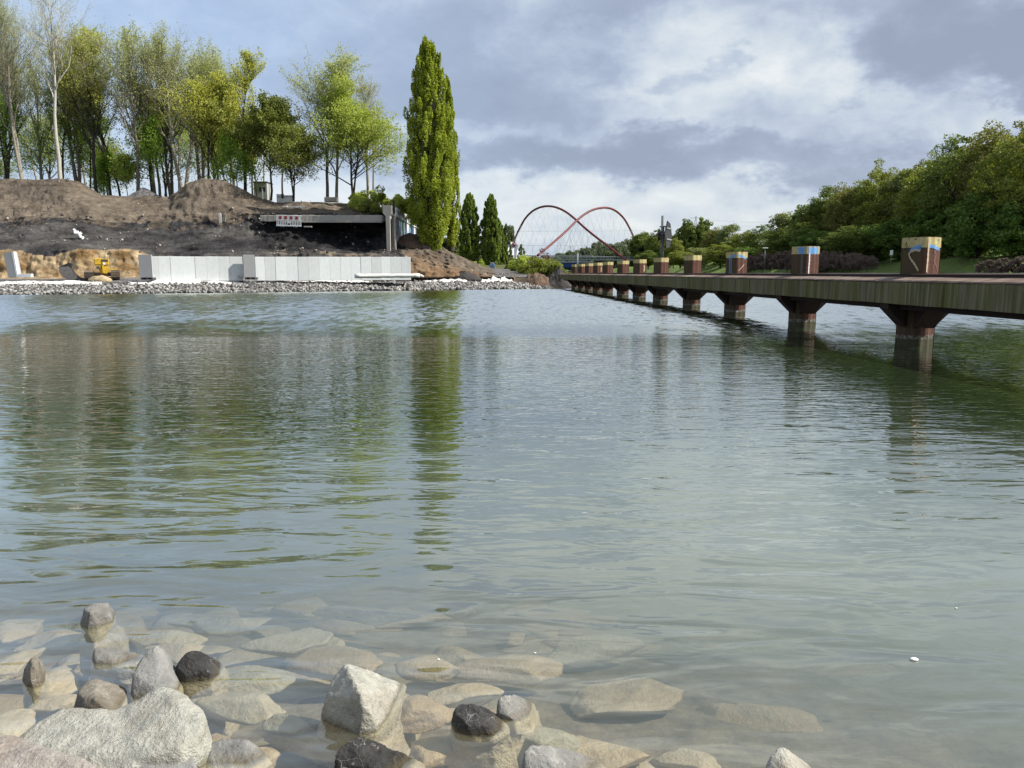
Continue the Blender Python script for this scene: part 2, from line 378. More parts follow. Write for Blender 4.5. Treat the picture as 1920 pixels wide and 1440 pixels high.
def rust_mat():
    m, g, b, out = new_mat('rusty_steel')
    pos = g.n('ShaderNodeNewGeometry').outputs['Position']; nrm = g.n('ShaderNodeNewGeometry').outputs['True Normal']
    z = g.xyz(pos)[2]; nx = g.xyz(nrm)[0]
    st = g.noise(g.mapping(pos, (9, 9, .6)), 1, 6, .62); f = g.noise(pos, 2.5, 6, .65)
    col = g.mix(g.ramp(st, [(.3, 0), (.7, 1)]), (.06, .026, .018), (.145, .064, .044))
    # moss and grime washed down the weather side of every pile
    moss = g.m('MULTIPLY', g.ramp(g.m('MULTIPLY', nx, -1), [(.1, 0), (.6, 1)]), g.ramp(g.noise(g.mapping(pos, (5, 5, .8)), 1, 4, .6), [(.3, .5), (.6, .95)]))
    col = g.mix(moss, col, g.mix(st, (.045, .036, .016), (.085, .07, .034)))
    pale = g.ramp(g.noise(g.mapping(pos, (14, 14, 1.0)), 1, 5, .7), [(.66, 0), (.74, .55)])
    col = g.mix(pale, col, (.34, .27, .22))
    # waterline: dark wet band, pale crust, green algae
    zz = g.m('ADD', z, g.m('MULTIPLY', g.m('SUBTRACT', f, .5), .10))
    al = g.ramp(zz, [(.27, 1), (.31, 0)]); crust = g.m('MULTIPLY', g.ramp(zz, [(.21, 0), (.24, 1)]), g.ramp(zz, [(.31, 1), (.34, 0)]))
    col = g.mix(al, col, g.mix(f, (.028, .028, .014), (.085, .078, .042)))
    col = g.mix(g.m('MULTIPLY', crust, g.ramp(g.noise(pos, 14, 3, .6), [(.42, 0), (.6, .8)])), col, (.26, .25, .23))
    g.put(b.inputs['Base Color'], col); b.inputs['Roughness'].default_value = .8
    g.put(b.inputs['Normal'], g.bump(g.noise(pos, 12, 6, .65), .7, .02))
    return m
RUST = rust_mat()
RUST_DARK = simple('dark_rusty_steel', (.028, .016, .013), .85, .4, 4, .01, 20)
def yellow_mat():
    m, g, b, out = new_mat('weathered_yellow_paint')
    pos = g.n('ShaderNodeNewGeometry').outputs['Position']
    st = g.noise(g.mapping(pos, (7, 7, .9)), 1, 6, .6); fl = g.noise(pos, 9, 6, .7)
    col = g.mix(g.ramp(st, [(.3, 0), (.7, 1)]), (.40, .34, .15), (.56, .49, .24))
    col = g.mix(g.ramp(fl, [(.58, 0), (.62, .85)]), col, (.16, .08, .05))
    g.put(b.inputs['Base Color'], col); b.inputs['Roughness'].default_value = .65
    return m
YELLOW = yellow_mat()
def paint(name, col, wear=.62, rough=.7):
    m, g, b, out = new_mat(name)
    pos = g.n('ShaderNodeNewGeometry').outputs['Position']
    fl = g.noise(g.mapping(pos, (1, 1, .5)), 14, 6, .7)
    g.put(b.inputs['Base Color'], g.mix(g.ramp(fl, [(wear, 0), (wear + .05, .7)]), col, tuple(c * .45 for c in col)))
    b.inputs['Roughness'].default_value = rough
    return m
BLUE_P = paint('blue_spray_paint', (.14, .33, .62)); PALE_P = paint('cream_spray_paint', (.50, .40, .29)); WHITE_P = paint('white_drip_paint', (.62, .64, .62))
def beam_mat():
    m, g, b, out = new_mat('mossy_beam')
    pos = g.n('ShaderNodeNewGeometry').outputs['Position']; z = g.xyz(pos)[2]
    fine = g.noise(g.mapping(pos, (9, 9, .25)), 1, 5, .7); wide = g.noise(g.mapping(pos, (.8, .8, .15)), 1, 4, .55); big = g.noise(pos, .28, 3, .5)
    base = g.mix(g.ramp(wide, [(.35, 0), (.65, 1)]), (.24, .21, .155), (.10, .088, .06))
    moss = g.mix(fine, (.045, .048, .015), (.24, .23, .09))
    col = g.mix(g.ramp(g.noise(g.mapping(pos, (1.6, 1.6, .3)), 1, 4, .6), [(.38, .25), (.6, .95)]), base, moss)
    col = g.mix(g.ramp(fine, [(.52, 0), (.72, .8)]), col, (.30, .275, .20))
    col = g.mix(g.ramp(fine, [(.25, .9), (.46, 0)]), col, (.018, .016, .011))
    g.put(b.inputs['Base Color'], col); b.inputs['Roughness'].default_value = .95; b.inputs['Specular IOR Level'].default_value = .1
    g.put(b.inputs['Normal'], g.bump(g.noise(pos, 10, 6, .65), .8, .02))
    return m
BEAM = beam_mat()
def capping_mat():
    m, g, b, out = new_mat('weathered_capping')
    pos = g.n('ShaderNodeNewGeometry').outputs['Position']
    st = g.noise(g.mapping(pos, (.5, 2.2, .5)), 1.2, 5, .65); f = g.noise(pos, 5, 6, .6)
    col = g.mix(g.ramp(st, [(.4, 0), (.62, 1)]), (.13, .085, .065), (.22, .165, .13))
    col = g.mix(g.ramp(g.noise(g.mapping(pos, (.4, 1.1, 1), loc=(4, 0, 0)), 1.0, 5, .6), [(.6, 0), (.68, .8)]), col, (.36, .33, .28))
    col = g.mix(g.ramp(f, [(.58, 0), (.7, .6)]), col, (.09, .085, .04))
    g.put(b.inputs['Base Color'], col); g.put(b.inputs['Normal'], g.bump(f, .7, .02))
    return m
CAPPING = capping_mat()
STEEL = simple('painted_grey_steel', (.22, .24, .25), .6, .15, 3)
DARKMETAL = simple('dark_panel', (.022, .025, .028), .6, .3, 3)
RED_STEEL = simple('red_bridge_steel', (.13, .02, .018), .5, .15, .5)
WHITE_M = simple('white_membrane_sunlit_edge', (.78, .79, .80), .7, .06, .5)
CABLE = simple('steel_cable', (.28, .30, .32), .6, .1, 1)
DECKM = simple('pale_bridge_deck', (.30, .34, .34), .7, .15, 1)
BLUE_STEEL = simple('blue_bridge_girder', (.02, .05, .22), .5, .15, 1)
WHITE_CLOTH = simple('white_geotextile', (.72, .71, .67), .85, .14, 2, .05, 3)
WHITE_PL = simple('white_plastic', (.80, .80, .78), .5, .06, 2)
RED_PL = simple('red_reflector', (.35, .03, .04), .4, .1, 2)
YEL_MACH = simple('yellow_machine_paint', (.50, .32, .03), .5, .3, 2)
DARK_RUB = simple('dark_machine_metal', (.07, .06, .05), .7, .4, 4)
MUDDY = simple('muddy_track', (.16, .125, .09), .9, .35, 4)
BUCKET = simple('worn_bucket_steel', (.13, .125, .12), .6, .4, 3)
WOOD = simple('raw_timber', (.42, .31, .20), .85, .2, 4)
TARP_BLUE = simple('blue_tank', (.12, .20, .32), .6, .3, 2)
GRAVEL_ST = simple('riprap_stone', (.20, .195, .19), .9, .55, 1.7)
DIRT_DK = simple('dark_heap_soil', (.05, .045, .042), .95, .5, 1.5, .3, 2)
DIRT_BR = simple('brown_heap_soil', (.12, .08, .055), .95, .5, 1.5, .3, 2)
SAND_H = simple('sand_heap_soil', (.38, .30, .18), .95, .3, 1.5, .2, 2)
GRASS = simple('grass_bank', (.10, .18, .03), .95, .45, .8, .5, 3, col2=(.12, .115, .045))
GRAVEL_G = simple('grey_gravel', (.17, .16, .16), .95, .3, 2, .2, 6)
BLACKW = simple('dark_fence_slat', (.05, .055, .055), .8, .3, 2)
def bed_mat():
    m, g, b, out = new_mat('silty_bed')
    pos = g.n('ShaderNodeNewGeometry').outputs['Position']
    f = g.noise(pos, 5, 7, .6)
    g.put(b.inputs['Base Color'], g.ramp(f, [(.3, (.10, .085, .06)), (.7, (.34, .29, .20))]))
    g.put(b.inputs['Normal'], g.bump(f, .8, .04))
    return m
BED = bed_mat()

# ================================================================== SETTING
# ground sheet to the horizon, below water
tag(mesh_np('ground', [(-4000, -400, -3), (4000, -400, -3), (4000, 7000, -3), (-4000, 7000, -3)], [(0, 1, 2, 3)], BED), kind='structure')
tag(mesh_np('water', [(-600, -20, 0), (600, -20, 0), (600, 3000, 0), (-600, 3000, 0)], [(0, 1, 2, 3)], water_mat()), kind='structure')
# near shore bed
def bed_z(x, y):
    base = .10 - (y - 2.0) * .20 if y > 2.0 else .10 + (2.0 - y) * .16
    base = max(base, -2.9 + .0 * y)
    return base - .10 + .05 * fbm(x * 1.1, y * 1.1, 3.3, 4)
def near_bed():
    xs = np.linspace(-14, 14, 150); ys = np.linspace(-6, 17, 130)
    V = [(x, y, bed_z(x, y)) for y in ys for x in xs]
    nx = len(xs); Fc = [(j * nx + i, j * nx + i + 1, (j + 1) * nx + i + 1, (j + 1) * nx + i) for j in range(len(ys) - 1) for i in range(nx - 1)]
    tag(mesh_np('near_shore_bed', V, Fc, BED, smooth=True), kind='structure')
near_bed()

# ---- left bank hillside, lofted through control rows
WL = lambda px: 2880.0 / (np.interp(px, [0, 400, 700, 1000, 1060], [552, 548.5, 545, 541, 540]) - 511)
Zpy = lambda py, Y: at(960, py, Y).z
COLS = {  # px: [(py,Y) for rows r4..r9]
 -420: [(522, 83), (474, 86), (446, 92), (424, 97), (402, 101), (333, 112)],
 0:   [(522, 83), (470, 85), (447, 92), (425, 97), (405, 99), (334, 108)],
 130: [(522, 83), (469, 85), (445, 92), (417, 97), (402, 99), (333, 108)],
 165: [(522, 83), (470, 85), (446, 92), (417, 97), (402, 99), (341, 109)],
 200: [(522, 83.5), (472, 86), (448, 92), (420, 98), (402, 99.5), (364, 109)],
 260: [(521, 84), (474, 87), (450, 93), (426, 98), (405, 100), (367, 110)],
 326: [(521, 85), (477, 88), (452, 94), (428, 98.5), (400, 100), (368, 108)],
 360: [(521, 85), (477, 88), (452, 94), (427, 98.5), (400, 100), (341, 106)],
 385: [(521, 85), (477, 88), (452, 94), (426, 98.8), (400, 100), (331, 106)],
 425: [(520, 86), (477, 89), (452, 95), (424, 99), (402, 100), (334, 106)],
 480: [(520, 87), (477, 89), (452, 95), (416, 100), (402, 100.6), (364, 107)],
 522: [(520, 87), (477, 90), (452, 97), (419, 101.5), (403, 101), (378, 108)],
 600: [(520, 87), (477, 91), (454, 99), (421, 103), (403, 101), (379, 108)],
 640: [(520, 87), (477, 92), (457, 100), (424, 104), (403, 101), (379, 108)],
 700: [(520, 88), (478, 93), (461, 100), (428, 104), (403, 101), (383, 108)],
 733: [(520, 88), (478, 94), (464, 98), (440, 102), (412, 103), (394, 108)],
 738: [(520, 88), (478, 94), (464, 97.5), (450, 101), (443, 106), (441, 112)],
 800: [(519, 92), (492, 95.5), (474, 97), (459, 100), (450, 106), (448, 114)],
 840: [(518, 93), (500, 96), (486, 98), (473, 100), (469, 106), (468, 114)],
 870: [(518, 94), (506, 97), (497, 99), (487, 101), (484, 108), (484, 120)],
 905: [(518, 95), (513, 98), (509, 101), (504, 104), (500, 112), (499, 130)],
 945: [(519, 98), (516, 102), (513, 108), (509, 118), (506, 135), (503, 160)],
 1000: [(521, 99), (518, 104), (515, 110), (511, 118), (508, 135), (506, 160)],
 1040: [(527, 99), (524, 104), (521, 110), (517, 118), (515, 135), (514, 160)],
 1062: [(536, 100), (534, 104), (532, 110), (528, 118), (526, 135), (522, 160)],
 1085: [(546, 100), (545, 104), (543, 110), (541, 118), (537, 135), (533, 160)],
}
cpx = np.array(sorted(COLS)); ctrl = []
for px in cpx:
    rows = COLS[px]; wl = WL(px)
    pts = [(wl - 6, -2.2), (wl, 0 if px < 1060 else -.8), (wl + 3.2, .72 if px < 1000 else (.55 if px < 1060 else -.6)), (wl + 6.5, 1.15 if px < 1000 else (.8 if px < 1060 else -.5))]
    for (py, Y) in rows: pts.append((Y, Zpy(py, Y)))
    zc = pts[-1][1]
    if px < 736: pts += [(150, zc + .2), (420, zc)]
    elif px < 900: pts += [(190, max(zc - 1.5, 3.5)), (420, 3)]
    else: pts += [(230, 4.3 if px < 1030 else (2.0 if px < 1060 else -.6)), (420, 3 if px < 1030 else -1)]
    ys = [p[0] for p in pts]
    for i in range(1, len(ys)): ys[i] = max(ys[i], ys[i - 1] - 2)
    ctrl.append([(y, p[1]) for y, p in zip(ys, pts)])
ctrl = np.array(ctrl)                                   # (ncol, nrow, 2)
NR = ctrl.shape[1]
def terr(px, t):
    """point of the left bank at column px and row parameter t (0..NR-1)"""
    i = int(min(t, NR - 1.001)); f = t - i
    a = [np.interp(px, cpx, ctrl[:, k, c]) for k in (i, i + 1) for c in (0, 1)]
    Y = a[0] + (a[2] - a[0]) * f; z = a[1] + (a[3] - a[1]) * f
    x = (px - 960) / F * Y * (1.0) / 1.0
    # x along the pixel column (perspective column is a vertical plane to first order)
    dpy = ray(px, HOR); x = dpy.x / dpy.y * Y
    return Vector((x, Y, z))
SAND, BROWN, BLACK, DGREY, OCHRE, GRAV, GRSS = [np.array(c) for c in
    ((.50, .38, .23), (.185, .15, .115), (.024, .023, .024), (.10, .094, .088), (.24, .155, .09), (.19, .18, .18), (.12, .13, .05))]
def soil_color(px, t, P):
    n = fbm(P.x * .13, P.y * .13, P.z * .25, 5) ; n2 = fbm(P.x * .5, P.y * .5, P.z * .8 + 9, 4)
    tt = t + n * .35; ppx = px + n2 * 14
    if tt < 3.9: return GRAV * (1 + .3 * n2)
    if ppx > 758:
        if t > 8.4: return GRSS * (1 + .4 * n2)
        k = min(max((tt - 4.5) / 1.5 + n2 * .5, 0), 1)
        if ppx > 925 and tt < 9: return GRAV * .9
        c = OCHRE * (1 - k) + BROWN * .85 * k
        return c * (1 + .35 * n2)
    if tt < 5.0:
        if ppx < 275: 
            k = min(max(.5 + n2 * 1.2, 0), 1); return (SAND * k + np.array((.26, .165, .075)) * (1 - k)) * (1 + .25 * n)
        return DGREY * (1 + .4 * n2)
    if ppx > 480:
        if tt < 5.35: return (BROWN if n2 > .12 else DGREY * .7) * (1 + .3 * n2)
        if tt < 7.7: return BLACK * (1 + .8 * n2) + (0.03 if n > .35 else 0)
        if tt < 8.15: return DGREY * .8
        if tt < 9.3: return BROWN * (1 + .35 * n2)
        return GRSS * (1 + .4 * n2)
    if tt < 6.9:
        k = min(max(.5 + n * 1.3 + (ppx - 200) / 700, 0), 1)
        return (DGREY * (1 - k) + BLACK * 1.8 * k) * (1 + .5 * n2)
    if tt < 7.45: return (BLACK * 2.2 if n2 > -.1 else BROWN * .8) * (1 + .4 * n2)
    if tt < 9.25: return BROWN * (1 + .3 * n2 + .25 * n)
    return GRSS * (1 + .4 * n2)
def left_bank():
    cols = np.concatenate([np.arange(-420, 0, 12), np.arange(0, 1086, 2.6)])
    tv = np.concatenate([np.linspace(0, 3, 16)[:-1], np.linspace(3, 9.2, 110)[:-1], np.linspace(9.2, NR - 1.01, 26)])
    V = []; C = []
    for t in tv:
        for px in cols:
            P = terr(px, t)
            w = min(max((t - 3.2) / 1.2, 0), 1) * (1 if t < 9.4 else .4)
            if px > 900: w *= .35
            # slumps and gullies: displaced towards the camera and upwards
            n = fbm(P.x * .16, P.y * .12, P.z * .5, 6); gl = abs(fbm(P.x * .55, P.y * .2, P.z * .15 + 4, 4)); s = fbm(P.x * 1.3, P.y * 1.3, P.z * 1.3, 4)
            w *= .55 + .45 * (px > 470) * (t < 8); P2 = Vector((P.x, P.y + w * (-1.0 * n + .9 * gl - .35 * s), P.z + w * (.28 * n + .12 * s)))
            if w == 0: P2.z += .05 * s
            V.append(P2); c = np.clip(soil_color(px, t, P), .008, .8); C.append((*c, 1))
    nx = len(cols)
    idx = np.arange(len(tv) * nx).reshape(len(tv), nx)
    Fc = np.stack([idx[:-1, :-1], idx[:-1, 1:], idx[1:, 1:], idx[1:, :-1]], -1).reshape(-1, 4)
    o = mesh_np('hillside', V, Fc, SOIL, smooth=True)
    a = o.data.color_attributes.new('soil', 'FLOAT_COLOR', 'POINT'); a.data.foreach_set('color', np.array(C, np.float32).ravel())
    tag(o, 'excavated earth bank in brown, black and sandy layers behind the basin', kind='structure')
left_bank()
# upper plateau behind the graffiti wall
def plateau():
    xs = np.linspace(-75, -18.2, 50); ys = np.linspace(108, 230, 50)
    V = [(x, y, 10.0 + .5 * fbm(x * .1, y * .1, 0)) for y in ys for x in xs]; nx = 50
    Fc = [(j * nx + i, j * nx + i + 1, (j + 1) * nx + i + 1, (j + 1) * nx + i) for j in range(49) for i in range(49)]
    tag(mesh_np('plateau', V, Fc, GRASS, smooth=True), kind='structure')
plateau()

# ---- right bank
SHX = lambda Y: float(np.interp(Y, [-60, 40, 90, 140, 200, 260, 420, 800], [64, 62, 58, 53, 49, 46, 44, 60]))
def rb_z(u): # berm   # height above water by distance inland
    return float(np.interp(u, [-3, 0, 2, 12, 16, 60, 200, 700], [-1.8, 0, .6, 4.2, 4.6, 7.0, 8, 8]))
def right_bank():
    ys = np.concatenate([np.linspace(-60, 420, 170), np.linspace(440, 900, 20)])
    us = np.concatenate([np.linspace(-3, 20, 36), np.linspace(24, 60, 14), np.array([100, 200, 500])])
    V = []
    for y in ys:
        for u in us:
            n = fbm(y * .07, u * .1, 2.2, 4)
            V.append((SHX(y) + u, y, rb_z(u) + (n * .7 if u > 2 else 0)))
    nx = len(us); Fc = [(j * nx + i, j * nx + i + 1, (j + 1) * nx + i + 1, (j + 1) * nx + i) for j in range(len(ys) - 1) for i in range(nx - 1)]
    tag(mesh_np('canal_bank', V, Fc, GRASS, smooth=True), kind='structure')
right_bank()
def far_land():
    V = []; ys = np.linspace(430, 560, 8); xs = np.linspace(-260, 400, 60)
    for j, y in enumerate(ys):
        for x in xs: V.append((x, y, -1 if j == 0 else 3.0 + .8 * fbm(x * .02, y * .02, 0)))
    nx = 60; Fc = [(j * nx + i, j * nx + i + 1, (j + 1) * nx + i + 1, (j + 1) * nx + i) for j in range(7) for i in range(nx - 1)]
    tag(mesh_np('far_bank', V, Fc, GRASS, smooth=True), kind='structure')
far_land()

ORD = ['leftmost', 'second', 'third', 'fourth', 'fifth', 'sixth', 'seventh', 'eighth', 'ninth', 'tenth', 'eleventh', 'twelfth', 'thirteenth', 'fourteenth', 'fifteenth', 'rightmost']
# ================================================================== TREES
def rot_about(v, axis, a): return Matrix.Rotation(a, 3, axis) @ v
def skeleton(seed, trunks=1, trunk_frac=.35, spread=.45, levels=3, kids=(22, 7, 5), up=.35, fork=False, wob=.05, lean=0, top_bias=0.0, len0=.5):
    """unit-height skeleton; returns segments (p0,p1,r0,r1,level) and twig points"""
    rg = random.Random(seed); segs = []; tips = []
    def branch(p, d, L, r, lev):
        n = (8, 5, 3, 2)[min(lev, 3)]
        pts = [p]; rr = [r]
        dd = d.copy()
        for i in range(n):
            j = Vector((rg.gauss(0, 1), rg.gauss(0, 1), rg.gauss(0, 1))) * (wob if lev == 0 else .16)
            dd = (dd + j + Vector((0, 0, up * (.12 if lev else .1)))).normalized()
            pts.append(pts[-1] + dd * (L / n)); rr.append(r * (1 - .85 * (i + 1) / n) if lev else r * (1 - .8 * (i + 1) / n))
            segs.append((pts[-2], pts[-1], rr[-2], rr[-1], lev))
        if lev >= levels - 1:
            for i in range(1, n + 1): tips.append((pts[i], lev))
        if lev >= levels: return
        k = kids[lev]
        for c in range(k):
            t = (trunk_frac + (1 - trunk_frac) * ((c + rg.random()) / k)) if lev == 0 else .25 + .75 * (c + rg.random()) / k
            t = min(t, .985); i = min(int(t * n), n - 1); f = t * n - i
            q = pts[i].lerp(pts[i + 1], f)
            base = (pts[i + 1] - pts[i]).normalized()
            ax = base.cross(Vector((rg.gauss(0, 1), rg.gauss(0, 1), rg.gauss(0, 1)))).normalized()
            ang = spread * (rg.uniform(.75, 1.3)) * (1.0 if lev == 0 else 1.1)
            nd = rot_about(base, ax, ang)
            if lev == 0:
                LL = L * len0 * (1 - .62 * (t - trunk_frac) / (1 - trunk_frac)) * rg.uniform(.75, 1.15)
                if top_bias: LL *= (1 - top_bias) + top_bias * math.sin(math.pi * min(1, (t - trunk_frac) / (1 - trunk_frac) + .12))
            else: LL = L * rg.uniform(.32, .55)
            branch(q, nd, LL, max((rr[i] * (.55 if lev == 0 else .6)), .0006), lev + 1)
    for s in range(trunks):
        a = rg.random() * 6.28; off = Vector((math.cos(a), math.sin(a), 0)) * (.012 if trunks > 1 else 0)
        tilt = (Vector((math.cos(a), math.sin(a), 0)) * (.12 if trunks > 1 else 0) + Vector((lean, 0, 1))).normalized()
        branch(off, tilt, rg.uniform(.86, 1) if s else 1.0, .0125 * rg.uniform(.8, 1.1), 0)
    return segs, tips
def leaves(C, size, rg, flat=.0, asp=.6):
    n = len(C)
    a = rg.normal(size=(n, 3)); a[:, 2] *= (1 - flat); a /= np.linalg.norm(a, axis=1, keepdims=True)
    b = rg.normal(size=(n, 3)); b[:, 2] *= (1 - flat); b = np.cross(a, b); b /= np.linalg.norm(b, axis=1, keepdims=True)
    s = (size * rg.uniform(.6, 1.3, n))[:, None]
    V = np.stack([C - a * s, C + b * s * asp, C + a * s, C - b * s * asp], 1).reshape(-1, 3)
    return V, np.arange(4 * n).reshape(n, 4)
def tree(name, px, base_py, top_py, wpx, Y, leafm, bark, label, group=None, seed=0, per=5, lsize=.14, lspread=.3, sk=None, leafstart=0.0, cat='tree', flat=0., thick=1.0):
    """sparse tree: skeleton scaled to the height and crown width seen, leaves along its twigs"""
    base = at(px, base_py, Y); top = at(px, top_py, Y); H = top.z - base.z; Wd = wpx / F * Y
    segs, tips = skeleton(seed, **(sk or {}))
    T = np.array([t[0] for t in tips])
    zmax = T[:, 2].max(); cx = np.percentile(T[:, 0], 50) * 0
    ext = (np.percentile(T[:, 0], 98) - np.percentile(T[:, 0], 2))
    sx = Wd / ext; sz = H / zmax; S = np.array([sx, sx, sz])
    P0 = np.array([s[0] for s in segs]) * S; P1 = np.array([s[1] for s in segs]) * S
    lv = np.array([s[4] for s in segs]); r0 = np.array([s[2] for s in segs]) * H * thick; r1 = np.array([s[3] for s in segs]) * H * thick
    r0 = np.maximum(r0, .010); r1 = np.maximum(r1, .006)
    root = empty(name, base, label, cat, group)
    m = lv == 0; V, Fc = tubes(P0[m], P1[m], r0[m], r1[m], 8); mesh_np('trunk', V, Fc, bark, root, True)
    for kk, nn, nm in ((lv == 1, 5, 'branch'), (lv >= 2, 3, 'twigs')):
        if kk.any():
            V, Fc = tubes(P0[kk], P1[kk], r0[kk], r1[kk], nn); o = mesh_np('limbs' if nm == 'branch' else nm, V, Fc, bark, root, True)
            o['kind'] = 'stuff'
    rg = np.random.default_rng(seed + 5)
    T = T * S; T = T[T[:, 2] > leafstart * H]
    per = max(1, int(per * 1.3 + .3)); C = np.repeat(T, per, 0) + rg.normal(size=(len(T) * per, 3)) * lspread
    V, Fc = leaves(C, lsize, rg, flat); o = mesh_np('crown', V, Fc, leafm, root); o['kind'] = 'stuff'
    return root
def crown_mesh(name, H, Wd, seed, leafm, nclust=130, perc=120, lsize=.2, base=.12, shape='round', clump=.11, flat=.25):
    """dense crown: leaf clusters over an uneven envelope, with limbs reaching them; returns meshes"""
    rg = np.random.default_rng(seed)
    C = []
    for i in range(nclust):
        while True:
            d = rg.normal(size=3); d /= np.linalg.norm(d); r = rg.uniform(.45, 1) ** .5
            th = math.atan2(d[1], d[0])
            lobe = 1 + .16 * math.sin(3 * th + seed) + .12 * math.sin(5 * th + d[2] * 4 + seed * 2)
            p = d * r * lobe
            break
        zc = base + (1 - base) * (.5 + .5 * p[2] * .93)
        wz = 1.0
        if shape == 'round': wz = 1 - .18 * max(0, -p[2])
        C.append((p[0] * Wd / 2 * wz, p[1] * Wd / 2 * wz, zc * H))
    C = np.array(C)
    rad = clump * (Wd + H) / 2 * rg.uniform(.6, 1.3, nclust)
    pts = []
    for c, r in zip(C, rad):
        d = rg.normal(size=(perc, 3)); d /= np.linalg.norm(d, axis=1, keepdims=True)
        d[:, 2] = d[:, 2] * .7 + .12
        q = c + d * (r * rg.uniform(.35, 1.08, perc) ** .6)[:, None]
        pts.append(q)
    pts = np.concatenate(pts); pts = pts[pts[:, 2] > .02 * H]
    V, Fc = leaves(pts, lsize, rg, flat)
    t0 = np.array([[0, 0, -.6]]); P0 = [np.array((0, 0, -.6))]; P1 = [np.array((0, 0, H * .55))]; r0 = [.018 * H]; r1 = [.007 * H]
    T0 = tubes(P0, P1, r0, r1, 8)
    P0 = []; P1 = []; r0 = []; r1 = []
    for c in C[:80]:
        z0 = min(c[2] * .6, H * .5) * rg.uniform(.6, 1); a = np.array((0, 0, z0)); mid = a * .45 + c * .55 + rg.normal(size=3) * .03 * H; mid[2] -= .02 * H
        P0 += [a, mid]; P1 += [mid, c]; r0 += [.006 * H, .0035 * H]; r1 += [.0035 * H, .0012 * H]
    T1 = tubes(P0, P1, r0, r1, 4)
    return (V, Fc), T0, T1
CROWNS = {}
def dense_tree(name, px, base_py, top_py, wpx, Y, key, label, group=None, cat='tree', zbase=None, rz=None):
    leafm, bark, args, seed = key
    kk = (leafm.name, seed, args)
    base = at(px, base_py, Y) if zbase is None else Vector((at(px, HOR, Y).x, Y, zbase)); top = at(px, top_py, Y)
    H = top.z - base.z; Wd = wpx / F * Y
    if kk not in CROWNS:
        a = dict(args)
        (V, Fc), T0, T1 = crown_mesh(name, H, Wd, seed, leafm, **a)
        objs = []
        root = empty(name, base, label, cat, group)
        mesh_np('trunk', *T0, bark, root, True); o = mesh_np('limbs', *T1, bark, root, True); o['kind'] = 'stuff'
        o = mesh_np('crown', V, Fc, leafm, root); o['kind'] = 'stuff'
        CROWNS[kk] = (root, H, Wd); return root
    src, H0, W0 = CROWNS[kk]
    root = src.copy(); COL.objects.link(root); root.location = base; root.scale = (Wd / W0, Wd / W0, H / H0)
    root.rotation_euler = (0, 0, rz if rz is not None else (px * 1.7) % 6.28)
    tag(root, label, cat, group)
    for ch in list(src.children):
        c = ch.copy(); COL.objects.link(c); c.parent = root
    return root

# ---- left wood, one by one
SPARSE = dict(trunk_frac=.30, spread=.42, kids=(24, 9, 7), levels=3, up=.5, len0=.50)
VASE = dict(trunk_frac=.28, spread=.40, kids=(18, 9, 7), levels=3, up=.55, trunks=2, len0=.55)
BIRCH = dict(trunk_frac=.42, spread=.5, kids=(18, 8, 7), levels=3, up=.5, len0=.40, wob=.07)
LAYER = dict(trunk_frac=.24, spread=1.25, kids=(26, 8, 5), levels=3, up=.05, len0=.55)
COLM = dict(trunk_frac=.22, spread=.32, kids=(22, 8, 5), levels=3, up=.6, len0=.42)
SPREAD = dict(trunk_frac=.20, spread=.75, kids=(20, 8, 6), levels=3, up=.18, trunks=2, len0=.60)
GW = 'trees of the wood on the left bank'
tree('bare_tree', 44, 338, -45, 125, 113, L_PALE, BARK_G, 'tall nearly bare tree forking low, at the far left edge of the wood', GW, 11, 2, .08, .25, VASE, .25, thick=.7)
tree('birch_tree', 113, 338, -55, 110, 111, L_PALE, BARK_P, 'tall birch with a bare crooked white trunk on top of the left earth mound', GW, 23, 1, .07, .25, BIRCH, .4, thick=.8)
tree('young_tree', 182, 372, 22, 115, 117, L_YELLOW, BARK_D, 'yellow green tree with several dark stems right of the white birch', GW, 31, 3, .11, .22, SPARSE, .35)
tree('thin_tree', 226, 372, 150, 62, 121, L_DARK, BARK_D, 'thin dark stemmed small tree standing alone in the gap of pale sky', GW, 37, 2, .12, .3, BIRCH, .3)
tree('tall_tree', 258, 370, 36, 118, 116, L_PALE, BARK, 'tall thick stemmed tree with sparse pale green crown above the saddle of the bank', GW, 41, 2, .11, .22, SPARSE, .35)
tree('round_tree', 345, 362, 36, 142, 119, L_PALE, BARK_G, 'wide rounded thin crown of grey green, highest over the second earth mound', GW, 53, 2, .10, .22, VASE, .40)
tree('green_tree', 300, 368, 150, 90, 122, L_SPRING, BARK, 'slim spring green tree under the wide rounded grey green crown', GW, 59, 4, .13, .25, COLM, .2)
tree('leafy_tree', 392, 365, 135, 105, 114, L_YELLOW, BARK_D, 'yellow green full tree right behind the peak of the second earth mound', GW, 61, 5, .13, .25, SPARSE, .2)
tree('column_tree', 460, 365, 92, 78, 115, L_YELLOW, BARK_D, 'narrow upright yellow green tree at the right end of the tall wood', GW, 67, 3, .12, .22, COLM, .25)
tree('olive_tree', 508, 376, 178, 88, 112, L_OLIVE, BARK_D, 'dense olive green tree beside the dark slatted fence', GW, 71, 7, .15, .25, SPARSE, .12)
tree('vase_tree', 551, 378, 226, 92, 110, L_OLIVE, BARK_D, 'small vase shaped tree with a short dark forked stem, right end of the fence', GW, 73, 3, .12, .22, SPREAD, .3)
tree('twin_tree', 614, 378, 82, 112, 113, L_PALE, BARK, 'tall tree with thin domed crown, left of the pair standing clear on the plateau', GW, 79, 3, .11, .22, SPARSE, .3)
tree('slender_tree', 631, 378, 130, 80, 111, L_SPRING, BARK, 'slender stem with light green leaves close beside the thin domed crown tree', GW, 83, 3, .12, .22, COLM, .25)
tree('ash_tree', 690, 378, 130, 70, 116, L_PALE, BARK_G, 'nearly bare grey crown rising behind the spreading multi stemmed tree', GW, 89, 1, .08, .3, SPARSE, .4)
